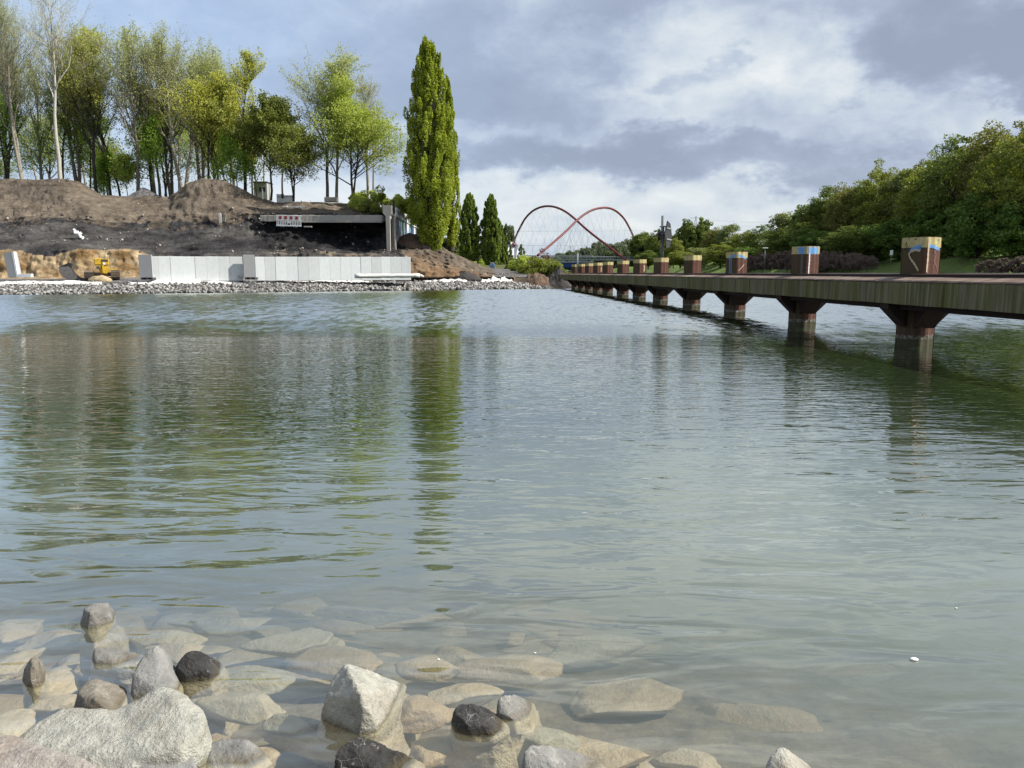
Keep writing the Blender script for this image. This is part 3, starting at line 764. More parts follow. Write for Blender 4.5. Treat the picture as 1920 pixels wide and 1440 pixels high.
tree('spreading_tree', 660, 380, 168, 165, 112, L_SPRING, BARK_D, 'multi stemmed tree spreading right over the ivy with drooping green outer branches', GW, 97, 4, .13, .25, SPREAD, .15)
for (px, ty, w, Y, lm, bk, sd, per, lab) in [(150, 58, 88, 124, L_PALE, BARK, 401, 2, 'tall pale green tree just left of the one with several dark stems'), (207, 70, 80, 122, L_YELLOW, BARK_G, 403, 2, 'tall thin crown between the many stemmed tree and the thick stemmed one'),
        (290, 60, 84, 126, L_PALE, BARK_G, 405, 2, 'tall thin crown just right of the thick stemmed tree'), (322, 46, 96, 123, L_PALE, BARK, 407, 2, 'tall airy tree filling the left side of the wide rounded crown'), (380, 60, 92, 124, L_PALE, BARK_G, 409, 2, 'tall airy tree filling the right side of the wide rounded crown'),
        (412, 118, 80, 123, L_SPRING, BARK, 411, 2, 'airy tree left of the narrow upright yellow green one'), (440, 112, 60, 126, L_SPRING, BARK_G, 413, 2, 'slim airy tree touching the narrow upright yellow green one'), (80, 70, 80, 126, L_PALE, BARK_G, 415, 1, 'airy nearly bare tree between the far left tree and the birch'), (12, 60, 90, 124, L_PALE, BARK, 417, 2, 'airy pale tree at the very left edge')]:
    tree('airy_tree', px, 368, ty, w, Y, lm, bk, lab, GW, sd, per, .11, .25, COLM if w < 85 else VASE, .3)
# lower green storey
rs_fill = random.Random(12)
FILL = ['at the very left edge', 'behind the bare forked tree', 'between the bare tree and the birch', 'left of the white birch trunk', 'right behind the birch', 'behind the dark stemmed yellow green tree', 'left of the pale gap', 'just right of the pale gap',
        'behind the thick stem over the saddle', 'over the saddle of the bank', 'left of the second mound', 'behind the top of the second mound', 'right of the top of the second mound', 'behind the narrow upright tree', 'left of the olive tree']
for (px, by, ty, w, Y, lm, sd, sk_, lab) in [
    (118, 345, 128, 110, 124, L_FRESH, 101, LAYER, 'layered bright green tree behind the white birch trunk'),
    (14, 345, 150, 90, 122, L_FRESH, 103, LAYER, 'layered bright green tree under the bare crown at the far left'),
    (170, 372, 200, 80, 127, L_FRESH, 107, LAYER, 'green undergrowth tree at the right foot of the left mound'),
    (285, 370, 205, 70, 119, L_FRESH, 109, LAYER, 'fresh green layered tree beside the thick stem over the saddle'),
    (422, 365, 190, 80, 121, L_SPRING, 115, COLM, 'bushy spring green tree left of the narrow upright one'),
    (446, 368, 245, 70, 112, L_FRESH, 117, LAYER, 'low fresh green tree over the right flank of the second mound'),
    (482, 372, 215, 62, 124, L_YELLOW, 119, COLM, 'yellow green tree between the narrow upright one and the olive one'),
    (240, 372, 290, 40, 119, L_SPRING, 123, COLM, 'small rounded bush tree in the saddle between the mounds'),
    (208, 372, 285, 44, 121, L_FRESH, 125, LAYER, 'low dark green bush at the right foot of the left mound')]:
    tree('undergrowth_tree', px, by, ty, w, Y, lm, BARK_D, lab, GW, sd, 2, .14, .22, sk_, .05)
for k in (0, 3, 6, 9, 12):
    px = -10 + k * 35 + rs_fill.uniform(-10, 10)
    tree('filler_tree', px, 368, rs_fill.randint(195, 290), rs_fill.randint(60, 95), 134 + rs_fill.random() * 12, [L_SPRING, L_FRESH, L_YELLOW, L_SPRING][k % 4], BARK_D, 'soft green tree deep in the wood, ' + FILL[k], 'green trees deep in the wood', 300 + k, 1, .15, .4, [SPREAD, COLM, LAYER][k % 3], .03)
# thin stems standing deeper in the wood
rs = random.Random(4)
for k in range(16):
    px = [20, 72, 145, 163, 196, 292, 312, 337, 368, 384, 410, 432, 474, 495, 530, 700][k]
    tree('thin_stem_tree', px, 372, rs.randint(150, 250), rs.randint(34, 52), 130 + rs.random() * 14, [L_PALE, L_SPRING, L_YELLOW][k % 3], [BARK_D, BARK_G][k % 2],
         (ORD[k] if k in (0, 15) else ORD[k] + ' from the left') + ' of the slim bare stems deep in the left wood', 'slim stems deep in the wood', 200 + k, 2, .11, .3, dict(trunk_frac=.35, spread=.4, kids=(12, 5, 4), levels=3, up=.5, len0=.4), .3)

# ---- poplars
def poplar(name, px, base_py, top_py, wpx, Y, lm, label, group, seed, ncl=300, perc=150, lsize=.13, prof=None, cap=None, skew=0):
    base = at(px, base_py, Y); top = at(px, top_py, Y); H = top.z - base.z; Wd = wpx / F * Y
    prof = prof or ([0, .04, .12, .25, .38, .55, .72, .88, .96, 1], [.12, .38, .78, 1, .97, .82, .62, .40, .24, .05])
    rg = np.random.default_rng(seed); pts = []; P0 = []; P1 = []; r0 = []; r1 = []
    for i in range(ncl):
        t = rg.uniform(.0, 1) ** .9; a = rg.uniform(0, 6.283); w = np.interp(t, *prof) * Wd / 2
        w *= 1 + .10 * math.sin(3 * a + seed + t * 5) + .07 * math.sin(7 * a + t * 13) + rg.normal() * .085
        rr = w * rg.uniform(.12, 1.0) ** .5; h = H * rg.uniform(.03, .065) * (1.2 - .5 * t)
        cr = (.07 + .075 * (1 - t)) * Wd * rg.uniform(.7, 1.2) * .62
        c = np.array((rr * math.cos(a) + skew * t * Wd, rr * math.sin(a), H * (t * .965 + .01)))
        d = rg.normal(size=(perc, 3)); d /= np.linalg.norm(d, axis=1, keepdims=True); d *= rg.uniform(.3, 1, (perc, 1)) ** .5
        tp = 1 - .6 * np.clip(d[:, 2:3], 0, 1)
        q = c + np.concatenate([d[:, :2] * cr * tp, d[:, 2:3] * h], 1)
        q[:, :2] += (c[:2] / max(rr, .1))[None, :] * (q[:, 2:3] - c[2]) * .10
        pts.append(q)
        s = np.array((0, 0, max(.3, c[2] - rr * 2.6 - 1))); s[0] = skew * t * Wd * .5
        P0.append(s); P1.append(c); r0.append(.05 * (1 - .5 * t) + .01); r1.append(.012)
    pts = np.concatenate(pts)
    root = empty(name, base, label, 'poplar', group)
    V, Fc = leaves(pts, lsize, rg, -.2, .7); o = mesh_np('crown', V, Fc, lm, root); o['kind'] = 'stuff'
    V, Fc = tubes(P0, P1, r0, r1, 4); o = mesh_np('limbs', V, Fc, BARK_D, root, True); o['kind'] = 'stuff'
    zz = np.linspace(-.5, H * .93, 9); V, Fc = tubes([(skew * max(z, 0) / H * Wd, 0, z) for z in zz[:-1]], [(skew * z / H * Wd, 0, z) for z in zz[1:]], [.42 * (1 - z / H) + .03 for z in zz[:-1]], [.42 * (1 - z / H) + .03 for z in zz[1:]], 8)
    mesh_np('trunk', V, Fc, BARK_D, root, True)
    return root
PROF1 = ([0, .04, .09, .17, .27, .36, .5, .65, .8, .9, .96, 1], [.16, .32, .50, .80, .97, 1, .93, .80, .62, .46, .28, .10])
poplar('poplar', 812, 470, 72, 92, 101, L_POPLAR, 'tallest columnar poplar, in bright leaf at the end of the earth bank', 'columnar poplars', 3, 640, 170, .115, PROF1, skew=-.05)
poplar('poplar', 846, 464, 140, 40, 106, L_POPLAR, 'slimmer poplar half hidden behind the right side of the tallest one', 'columnar poplars', 5, 220, 130, .12, skew=-.10)
GP = 'distant poplars along the path'
PROF2 = ([0, .05, .2, .45, .65, .82, .93, 1], [.2, .6, .95, 1, .85, .62, .42, .12])
poplar('poplar', 880, 497, 362, 40, 190, L_FPOPLAR, 'left one of the two mid sized poplars right of the tallest', 'columnar poplars', 8, 420, 120, .19, PROF2)
poplar('poplar', 921, 500, 365, 38, 190, L_FPOPLAR, 'right one of the two mid sized poplars, by the blue tank', 'columnar poplars', 9, 420, 120, .19, PROF2)
poplar('poplar', 938, 502, 418, 26, 240, L_FPOPLAR, 'slim shaded poplar just behind the one by the blue tank', 'columnar poplars', 12, 120, 90, .25, PROF2)
poplar('poplar', 948, 503, 424, 24, 290, L_FAR, 'dark poplar top next to the white pyramid tent', 'columnar poplars', 13, 100, 90, .3, PROF2)
poplar('poplar', 978, 500, 458, 16, 330, L_FPOPLAR, 'small far poplar right beside the white pyramid tent', 'columnar poplars', 14, 70, 70, .3, PROF2)

# ---- right bank wood
K_OL = lambda s: (L_OLIVE, BARK_D, (('nclust', 250), ('perc', 100), ('lsize', .19), ('clump', .075)), s)
K_BR = lambda s: (L_BROWN, BARK_D, (('nclust', 250), ('perc', 100), ('lsize', .19), ('clump', .075)), s)
K_DG = lambda s: (L_DEEP, BARK_D, (('nclust', 120), ('perc', 130), ('lsize', .22), ('clump', .12), ('base', -.06)), s)
K_DK = lambda s: (L_DARK, BARK_D, (('nclust', 240), ('perc', 100), ('lsize', .19), ('clump', .078)), s)
K_WI = lambda s: (L_WILLOW, BARK_D, (('nclust', 130), ('perc', 120), ('lsize', .24), ('clump', .11), ('base', .03)), s)
K_FA = lambda s: (L_FAR, BARK_D, (('nclust', 90), ('perc', 90), ('lsize', .4), ('clump', .13), ('base', .03)), s)
GR = 'trees of the wood on the right bank'
RT = [ # px, top_py, wpx, Y, key, label
 (1915, 232, 150, 108, K_OL(1), 'highest olive green tree at the right edge of the picture'),
 (1850, 236, 130, 118, K_BR(2), 'high bronze green crown, highest of the wood left of the right edge'),
 (1778, 258, 120, 124, K_DK(3), 'green crown forming the shoulder of the tall wood, left of the bronze one'),
 (1735, 300, 110, 132, K_OL(4), 'olive green tree below the shoulder of the tall wood'),
 (1690, 310, 84, 142, K_WI(5), 'grey half bare crown between the green ones of the right wood'),
 (1640, 316, 96, 146, K_OL(1), 'broad olive crown left of the grey half bare one'),
 (1588, 345, 84, 150, K_BR(2), 'bronze green crown behind the second bollard from the front'),
 (1540, 352, 84, 158, K_DK(3), 'dark open crown at the left end of the tall wood'),
 (1512, 386, 56, 164, K_DK(6), 'small dark tree at the foot of the left end of the tall wood'),
 (1470, 394, 74, 178, K_WI(5), 'pale round willow left of the tall wood'),
 (1424, 424, 56, 200, K_DK(3), 'dark green round tree left of the pale willow'),
 (1395, 432, 50, 215, K_OL(4), 'green bush-like tree between the willow and the pointed pair'),
 (1364, 416, 42, 225, K_WI(5), 'greyish pointed tree behind the third bollard'),
 (1338, 428, 44, 230, K_BR(2), 'brownish tree right of the two dark pointed trees'),
 (1316, 411, 34, 250, K_DK(6), 'right one of two dark pointed trees near the pylon'),
 (1287, 414, 36, 250, K_DK(6), 'left one of two dark pointed trees near the pylon'),
 (1262, 446, 40, 240, K_OL(4), 'green tree just right of the sign on the jetty'),
 (1232, 432, 46, 270, K_DK(3), 'bushy tree right behind the sign on the jetty'),
 (1203, 438, 44, 300, K_DK(6), 'tree at the right foot of the red arches'),
]
RTL = RT
for i, (px, ty, w, Y, key, lab) in enumerate(RTL):
    dense_tree('wood_tree', px, 0, ty, w, Y, key, lab, GR, zbase=3.6)
# lower storey
RL = [(1900, 370, 120, 98, K_DG(21), 'dark green bushy tree at the foot of the wood, right edge'),
 (1830, 355, 130, 104, K_DG(22), 'wide deep green tree overhanging the grass right of the nearest bollard'),
 (1770, 385, 110, 112, K_DG(21), 'deep green tree behind the nearest bollard'),
 (1700, 400, 110, 122, K_DG(22), 'deep green tree left of the nearest bollard'),
 (1640, 420, 90, 130, K_DG(21), 'dark shrub tree above the brown hedge'),
 (1580, 425, 80, 138, K_DK(3), 'dark green shrub tree behind the second bollard'),
 (1530, 430, 70, 146, K_DG(22), 'dark shrub tree between the second bollard and the willow'),
 (1490, 440, 60, 160, K_DK(6), 'dark shrub tree at the foot of the willow'),
 (1445, 455, 60, 180, K_OL(4), 'green shrub tree at the foot of the lamp post'),
 (1400, 462, 60, 190, K_DG(21), 'dark waterside bush right of the third bollard'),
 (1350, 458, 60, 205, K_OL(1), 'bright waterside bush left of the third bollard'),
 (1310, 462, 50, 220, K_WI(5), 'pale bush behind the fourth bollard'),
 (1275, 470, 50, 215, K_OL(4), 'low yellow green bush right of the sign'),
 (1245, 468, 40, 240, K_DG(22), 'low dark bush behind the bollard that carries the sign'),
 (1215, 470, 40, 260, K_DK(3), 'low bush left of the bollard that carries the sign')]
for (px, ty, w, Y, key, lab) in RL:
    up_ = px > 1600; dense_tree('shrub_tree', px, 0, ty, w * (.92 if up_ else 1), Y + (9 if up_ else 0), key, lab, 'lower trees at the foot of the right wood', zbase=4.2 if up_ else 3.2)
# back rows closing the wood
rs = random.Random(9)
for k in range(26):
    px = 1480 + k * 22 + rs.uniform(-8, 8)
    ty = np.interp(px, [1480, 1540, 1600, 1700, 1740, 1800, 1870, 2060], [420, 375, 345, 335, 300, 270, 252, 240]) + rs.uniform(0, 22)
    dense_tree('back_row_tree', px, 0, ty, rs.uniform(80, 110), 165 + rs.uniform(-12, 25), (K_OL(1), K_DK(3), K_BR(2))[k % 3], 'tree in the back rows of the wood on the right bank', 'back rows of the right wood', zbase=4)
# ---- far tree lines beyond the bridge
for k in range(34):
    px = 1052 + k * 9.2 + rs.uniform(-3, 3)
    ty = np.interp(px, [1050, 1075, 1090, 1110, 1130, 1160, 1180, 1210, 1260, 1300, 1340], [476, 470, 469, 458, 456, 460, 448, 440, 446, 440, 440]) + rs.uniform(-3, 6)
    dense_tree('far_tree', px, 0, ty, rs.uniform(22, 34), 440 + rs.uniform(0, 60), (K_FA(31), K_FA(32), K_FA(33))[k % 3], 'small blurred tree in the far line beyond the arched bridge', 'far tree line beyond the bridge', zbase=2.5)
for k in range(16):
    px = 850 + k * 13 + rs.uniform(-3, 3)
    dense_tree('far_tree', px, 0, 486 + rs.uniform(-6, 5), rs.uniform(22, 34), 400 + rs.uniform(0, 40), (K_FA(31), K_FA(32), K_FA(33))[k % 3], 'small far tree behind the poplars and the white tent', 'far trees behind the poplars', zbase=2.5)
# poplar base greenery, lone bushes
dense_tree('far_tree', 848, 0, 440, 40, 215, K_WI(35), 'pale green tree behind the foot of the tallest poplar', 'trees behind the poplars', zbase=3)
dense_tree('far_tree', 862, 0, 462, 40, 200, K_WI(35), 'pale green low tree between the tall poplar and the mid sized pair', 'trees behind the poplars', zbase=3)
dense_tree('far_tree', 900, 0, 455, 30, 230, K_FA(31), 'dark low tree between the two mid sized poplars', 'trees behind the poplars', zbase=3)
dense_tree('far_tree', 956, 0, 424, 22, 360, K_FA(32), 'dark tree top left of the white pyramid tent', 'trees behind the poplars', zbase=3)
def bush(px, base_py, ty, w, Y, lm, seed, label, ncl=50, perc=150, ls=.13, name='bush', cat='bush', group=None, clump=.16):
    return dense_tree(name, px, base_py, ty, w, Y, (lm, BARK_D, (('nclust', ncl), ('perc', perc), ('lsize', ls), ('clump', clump), ('base', -.2)), seed), label, group, cat)
bush(1015, 522, 484, 80, 112, L_OLIVE, 41, 'wide low olive bush in front of the blue bridge', 70)
bush(1040, 520, 492, 44, 110, L_OLIVE, 42, 'small olive bush tapering towards the dark heap', 40)
bush(982, 520, 480, 44, 125, L_SPRING, 43, 'bright green bush left of the wide olive one', 45)
bush(1012, 510, 470, 40, 120, L_TWIG, 44, 'brown leafless bush above the wide olive one', 40, 120, .09)
bush(962, 515, 488, 30, 150, L_DARK, 45, 'dark bush at the foot of the white tent', 30)
bush(898, 505, 485, 26, 140, L_SPRING, 46, 'small light bush at the foot of the two mid sized poplars', 25)
# ivy tumbling over the old wall
GI = 'ivy shrubs along the top of the old wall'
for k, (px, by, ty, w, Y) in enumerate([(690, 398, 358, 66, 105), (716, 400, 360, 60, 104), (747, 400, 366, 62, 104), (766, 410, 380, 60, 109), (782, 422, 392, 56, 118), (796, 432, 404, 44, 128), (672, 384, 364, 34, 107)]):
    bush(px, by, ty, w, Y, [L_SPRING, L_OLIVE][k % 2], 50 + k, ['wild shrub left of the concrete pillar top', 'bright shrub just behind the pillar head', 'shrub hanging over the first graffiti bays', 'shrub over the middle graffiti bays', 'shrub over the far graffiti bays', 'last shrub on the old wall, touching the poplar', 'small shrub at the foot of the spreading tree'][k], 45, 170, .12, 'ivy_shrub', 'shrub', GI)
# brown hedge and reeds on the right bank
for k in range(16):
    px = 1400 + k * 15
    Y = 118 + (1640 - px) * .18
    bush(px, 506, 478 - 8 * math.sin(k / 15 * 3.1), 34, Y, L_TWIG, 70 + k % 3, ORD[k] + ' leafless brown shrub from the left in the hedge behind the jetty', 40, 130, .1, 'brown_shrub', 'shrub', 'brown hedge on the right bank', .17)
for k in range(9):
    bush(1845 + k * 18, 512, 488 - k * 2.0, 34, 92 - k, L_TWIG, 70 + k % 3, ORD[k] + ' clump of dry brown scrub from the left, behind the jetty at the right edge', 30, 110, .08, 'dry_scrub', 'shrub', 'dry scrub by the right edge', .15)

# ================================================================== SHORE WORKS
def gz(px, py): return onz(px, py)
# riprap along the far waterline
def riprap():
    ico = bmesh.new(); bmesh.ops.create_icosphere(ico, subdivisions=1, radius=1)
    bv = np.array([v.co[:] for v in ico.verts]); bf = np.array([[v.index for v in f.verts] for f in ico.faces]); ico.free()
    rg = np.random.default_rng(2); V = []; Fs = []; n = 0
    for i in range(9500):
        px = rg.uniform(-60, 1058); wl = WL(px); u = rg.uniform(0, 1)
        Y = wl - .35 + u * 3.6 + (rg.uniform(0, 2.5) if rg.random() < .12 else 0); z = terr(px, 1 + (Y - wl) / 3.2 if Y > wl else 1).z
        s = rg.uniform(.07, .18) * (1.25 if px > 640 else 1)
        x = (px - 960) / F * Y * cp ** 0
        M = np.diag(rg.uniform(.6, 1.4, 3)) * s
        q, _ = np.linalg.qr(rg.normal(size=(3, 3)))
        v = (bv * rg.uniform(.75, 1.2, (len(bv), 1))) @ M @ q + np.array((x, Y, z + rg.uniform(-.05, .14)))
        V.append(v); Fs.append(bf + n); n += len(bv)
    m, g, b, out = new_mat('riprap_stones')
    r = g.n('ShaderNodeNewGeometry').outputs['Random Per Island']
    g.put(b.inputs['Base Color'], g.ramp(r, [(0, (.03, .03, .03)), (.45, (.15, .145, .14)), (1, (.40, .385, .36))]))
    tag(mesh_np('riprap', np.concatenate(V), np.concatenate(Fs), m), 'grey broken stones piled along the far waterline', kind='stuff')
riprap()
# loose rubble and pale bits strewn over the excavated bank
def rubble():
    rg = np.random.default_rng(7); V = []; Fs = []; n = 0
    cube = np.array([(x, y, z) for x in (-1, 1) for y in (-1, 1) for z in (-1, 1)], float); cf = np.array([(0, 1, 3, 2), (4, 6, 7, 5), (0, 4, 5, 1), (2, 3, 7, 6), (0, 2, 6, 4), (1, 5, 7, 3)])
    for i in range(1900):
        px = rg.uniform(-40, 1000); t = rg.uniform(4.6, 9) if px < 745 else rg.uniform(3, 6)
        if fbm(px * .012, t * 1.3, 5, 3) < .05 and rg.random() < .8: continue
        P = terr(px, t); s = .03 + .12 * rg.random() ** 3
        q, _ = np.linalg.qr(rg.normal(size=(3, 3)))
        w = 1 if t < 9.2 else .4
        nn = fbm(P.x * .16, P.y * .12, P.z * .5, 6); gl = abs(fbm(P.x * .55, P.y * .2, P.z * .15 + 4, 4)); ss = fbm(P.x * 1.3, P.y * 1.3, P.z * 1.3, 4)
        ww = min(max((t - 3.2) / 1.2, 0), 1) * (.35 if px > 900 else 1)
        c = np.array((P.x, P.y + ww * (-1.1 * nn + .9 * gl - .35 * ss) - .05, P.z + ww * (.45 * nn + .16 * ss) + .03))
        V.append((cube * rg.uniform(.4, 1.2, 3) * s) @ q + c); Fs.append(cf + n); n += 8
    m, g, b, out = new_mat('rubble_bits')
    r = g.n('ShaderNodeNewGeometry').outputs['Random Per Island']
    g.put(b.inputs['Base Color'], g.ramp(r, [(0, (.05, .04, .035)), (.6, (.16, .14, .12)), (1, (.42, .39, .35))]))
    tag(mesh_np('rubble', np.concatenate(V), np.concatenate(Fs), m), 'loose stones and rubble strewn over the excavated bank', kind='stuff')
rubble()

# concrete retaining wall of precast panels
YW = lambda px: np.interp(px, [0, 286, 770], [78, 79.5, 87.5])
def wpt(px, z, dy=0): 
    Y = float(YW(px)) + dy; return Vector(((px - 960) / F * Y / (cp) * cp, Y, z))
def xcol(px, Y): d = ray(px, HOR); return d.x / d.y * Y
def wall_panel(parent, px0, px1, z0, z1, dy=0.0, th=.22, foot=True, mat=None, name='panel', origin=None):
    Y0 = float(YW(px0)) + dy; Y1 = float(YW(px1)) + dy
    a = Vector((xcol(px0, Y0), Y0, 0)); b = Vector((xcol(px1, Y1), Y1, 0)); L = (b - a).length; ang = math.atan2(b.y - a.y, b.x - a.x)
    o = origin or Vector((0, 0, 0))
    M = Matrix.Translation(a - o) @ Matrix.Rotation(ang, 4, 'Z')
    bm = bmesh.new(); add_box(bm, .008, L - .008, 0, th, z0, z1, M, .012)
    if foot: add_box(bm, .02, L - .02, th + .002, th + 1.3, z0 - .0, z0 + .2, M)
    return bm_obj(name, bm, mat or CONC, parent)
rw = empty('retaining_wall', wpt(290, 1.2), 'long low wall of pale new concrete panels standing along the far shore', 'wall')
rwo = rw.location.copy()
edges1 = [286, 297.5, 320.5, 343, 366.5, 388.5, 411, 432, 455.5]
edges2 = [479, 497, 517, 538, 559, 578.5, 599, 619, 638.5, 658, 677, 696.5, 715, 733, 752.5, 770.5]
rs = random.Random(3)
ztop = lambda px: at(960, np.interp(px, [286, 479, 770], [480.3, 481.5, 481.7]), float(YW(px))).z
for ed in (edges1, edges2):
    for a, b in zip(ed, ed[1:]):
        wall_panel(rw, a, b, 1.15, ztop((a + b) / 2) + rs.uniform(-.012, .012), dy=rs.uniform(-.015, .015), origin=rwo)
def l_element(name, px0, px1, py0, label, dy, px_foot=None):
    o_ = wpt(px0, 1.2, dy); t = empty(name, o_, label, 'concrete element', 'loose concrete wall elements')
    wall_panel(t, px0, px1, 1.5, at(960, py0, float(YW(px0)) + dy).z, dy=dy, foot=True, mat=CONC_GREY, name='slab', origin=o_)  # same concrete as the panels; darker grey paints in the shade of its face
    Y = float(YW(px0)) + dy
    for k in range(3):
        x0 = xcol(px0, Y) + .1 + k * (xcol(px1, Y) - xcol(px0, Y) - .3) / 2
        box_obj('timber_block', (x0 - o_.x, x0 - o_.x + .14, 0.02, 1.0, 1.28 - o_.z, 1.497 - o_.z), BLACKW, t)
    return t
l_element('wall_element', 261, 286, 477.5, 'tall grey concrete element standing proud at the left end of the panel wall', -.6)
t = l_element('wall_element', 456.8, 478.6, 477.5, 'single concrete element standing proud in front of the middle of the wall', -.6)
Yq = float(YW(456)) - .6
box_obj('foot', (xcol(444, Yq) - t.location.x, xcol(456.5, Yq) - t.location.x, 0.1, 1.2, 1.5 - t.location.z, 1.68 - t.location.z), CONC_GREY, t)
# the tilted L element at the far left
def left_L():
    Y = 77.0; o_ = at(30, 521, Y); t = empty('wall_element', o_, 'loose L shaped concrete element leaning at the far left of the shore', 'concrete element', 'loose concrete wall elements')
    s = Y / F
    def P(px, py): return ((px - 30) * s, -(py - 521) * s)
    bm = bmesh.new(); add_prism(bm, [P(10.5, 475.5), P(25.5, 473.5), P(31, 520), P(16, 521)], 0.0, .9); bm_obj('slab', bm, CONC_GREY, t)  # grey holds the shade of the face turned from the sun
    bm = bmesh.new(); add_prism(bm, [P(25.7, 473), P(30, 473), P(33.5, 514), P(58.5, 513.5), P(58.5, 519.5), P(31.2, 520)], -.012, .35); bm_obj('flange', bm, WHITE_M, t)  # white colour paints the sunlight on the concrete edge
left_L()

# excavator seen from behind between its tracks
def excavator():
    Y = 80.0; o_ = at(192, 524, Y); t = empty('excavator', o_, 'yellow tracked digger parked at the foot of the sandy cut', 'excavator', rz=.47); s = Y / F
    X = lambda px: (px - 192) * s
    Z = lambda py: -(py - 524) * s
    for (a, b, c, d, m, dy) in ((163, 178, 507.5, 524.5, MUDDY, -.2), (207, 221.5, 506.5, 524, DARK_RUB, .0)):
        bm = bmesh.new(); r = (d - c) * s / 2; L = 3.0; pts = []
        for k in range(8): an = math.pi / 2 + k / 7 * math.pi; pts.append((r * math.cos(an) + r, r * math.sin(an)))
        for k in range(8): an = -math.pi / 2 + k / 7 * math.pi; pts.append((L + r * math.cos(an), r * math.sin(an)))
        M = Matrix.Translation((X(a), dy, Z(d) + r)) @ Matrix.Rotation(R(90), 4, 'Z')
        add_prism(bm, pts, -(b - a) * s, 0, M)
        tr = bm_obj('track', bm, m, t)
        for k in range(5):
            z = Z(d) + .1 + k * (2 * r - .2) / 5
            ddy = r - math.sqrt(max(r * r - (z - (Z(d) + r)) ** 2, 0))
            box_obj('track_shoe', (X(a) - .02, X(b) + .02, dy + ddy - .07, dy + ddy + .02, z, z + .09), DARK_RUB if m is MUDDY else MUDDY, tr)
    box_obj('undercarriage', (X(178), X(207), .5, 2.4, Z(518), Z(511)), MUDDY, t, .05)
    h = box_obj('upper_body', (X(180.5), X(193), 0.1, 2.5, Z(497.5), Z(485)), YEL_MACH, t, .08)
    c = box_obj('cab', (X(192.5), X(204.5), .05, 1.9, Z(497.5), Z(485.8)), YEL_MACH, t, .05)
    box_obj('window', (X(193.5), X(203.5), .02, .09, Z(491), Z(487)), BLACKW, c)
    box_obj('lamp', (X(195), X(198.5), .0, .08, Z(496.5), Z(493)), WHITE_PL, c)
    bm = bmesh.new(); add_prism(bm, [(X(185), Z(498)), (X(203), Z(498)), (X(206), Z(508)), (X(200), Z(513)), (X(190), Z(513)), (X(187), Z(505))], .15, 1.8); bm_obj('boom_base', bm, YEL_MACH, t)
    box_obj('boom_bracket', (X(193), X(196), -.05, .14, Z(512), Z(498)), YEL_MACH, t, .02)
    box_obj('hydraulic_block', (X(183.5), X(189), -.02, .3, Z(505), Z(499.5)), DARK_RUB, t, .03)
    box_obj('track_guard', (X(206), X(217), .4, 2.6, Z(507), Z(504.5)), YEL_MACH, t, .04)
    tube_obj('exhaust', [(X(202), 1.6, Z(486)), (X(202), 1.6, Z(483.5))], .05, DARK_RUB, t)
    bm = bmesh.new(); bmesh.ops.create_icosphere(bm, subdivisions=4, radius=1)
    for v in bm.verts: v.co = Vector((X(192.5) + v.co.x * 1.2, -.55 + v.co.y * .8 + .1 * fbm(v.co.x * 3, v.co.z * 3, 5), Z(526.5) + v.co.z * (.55 + .12 * fbm(v.co.x * 2, v.co.y * 2, 0)) ))
    o = bm_obj('sand_heap', bm, SAND_H, None, True); o.location = o_; tag(o, 'small heap of sand between the tracks of the yellow digger', 'sand heap')
excavator()
def bucket():
    Y = 79.3; o_ = at(130, 524, Y); t = empty('digger_bucket', o_, 'worn dark digger bucket lying detached left of the yellow digger', 'bucket', rz=.3); s = Y / F
    P = lambda px, py: ((px - 130) * s, -(py - 524) * s)
    outer = [P(114, 501), P(114.5, 511), P(120, 520), P(128, 524.5), P(140, 524.5), P(150, 522)]
    inner = [P(150, 521), P(139, 521.5), P(134, 512), P(131, 503)]
    bm = bmesh.new(); add_prism(bm, outer + [P(143, 519), P(136, 510), P(131, 500)], 0, .06); bm_obj('side_plate', bm, BUCKET, t)
    bm = bmesh.new(); add_prism(bm, outer + [P(143, 519), P(136, 510), P(131, 500)], 1.04, 1.1); bm_obj('side_plate', bm, BUCKET, t)
    bm = bmesh.new()
    for a, b in zip(outer, outer[1:]):
        bmv = [bm.verts.new((a[0], .05, a[1])), bm.verts.new((b[0], .05, b[1])), bm.verts.new((b[0], 1.05, b[1])), bm.verts.new((a[0], 1.05, a[1]))]; bm.faces.new(bmv)
        bmv = [bm.verts.new((a[0] + .03, .05, a[1] + .04)), bm.verts.new((b[0], .05, b[1] + .04)), bm.verts.new((b[0], 1.05, b[1] + .04)), bm.verts.new((a[0] + .03, 1.05, a[1] + .04))]; bm.faces.new(bmv)
    bm_obj('shell', bm, BUCKET, t)
    bm = bmesh.new(); add_prism(bm, [P(114, 501), P(126, 495), P(130, 493), P(134, 495), P(133, 501), P(120, 507)], .2, .9); bm_obj('coupling', bm, DARKMETAL, t)
    for k in range(4): box_obj('tooth', (P(149, 0)[0], P(155, 0)[0], .1 + k * .26, .2 + k * .26, .05, .11), DARKMETAL, t)
bucket()

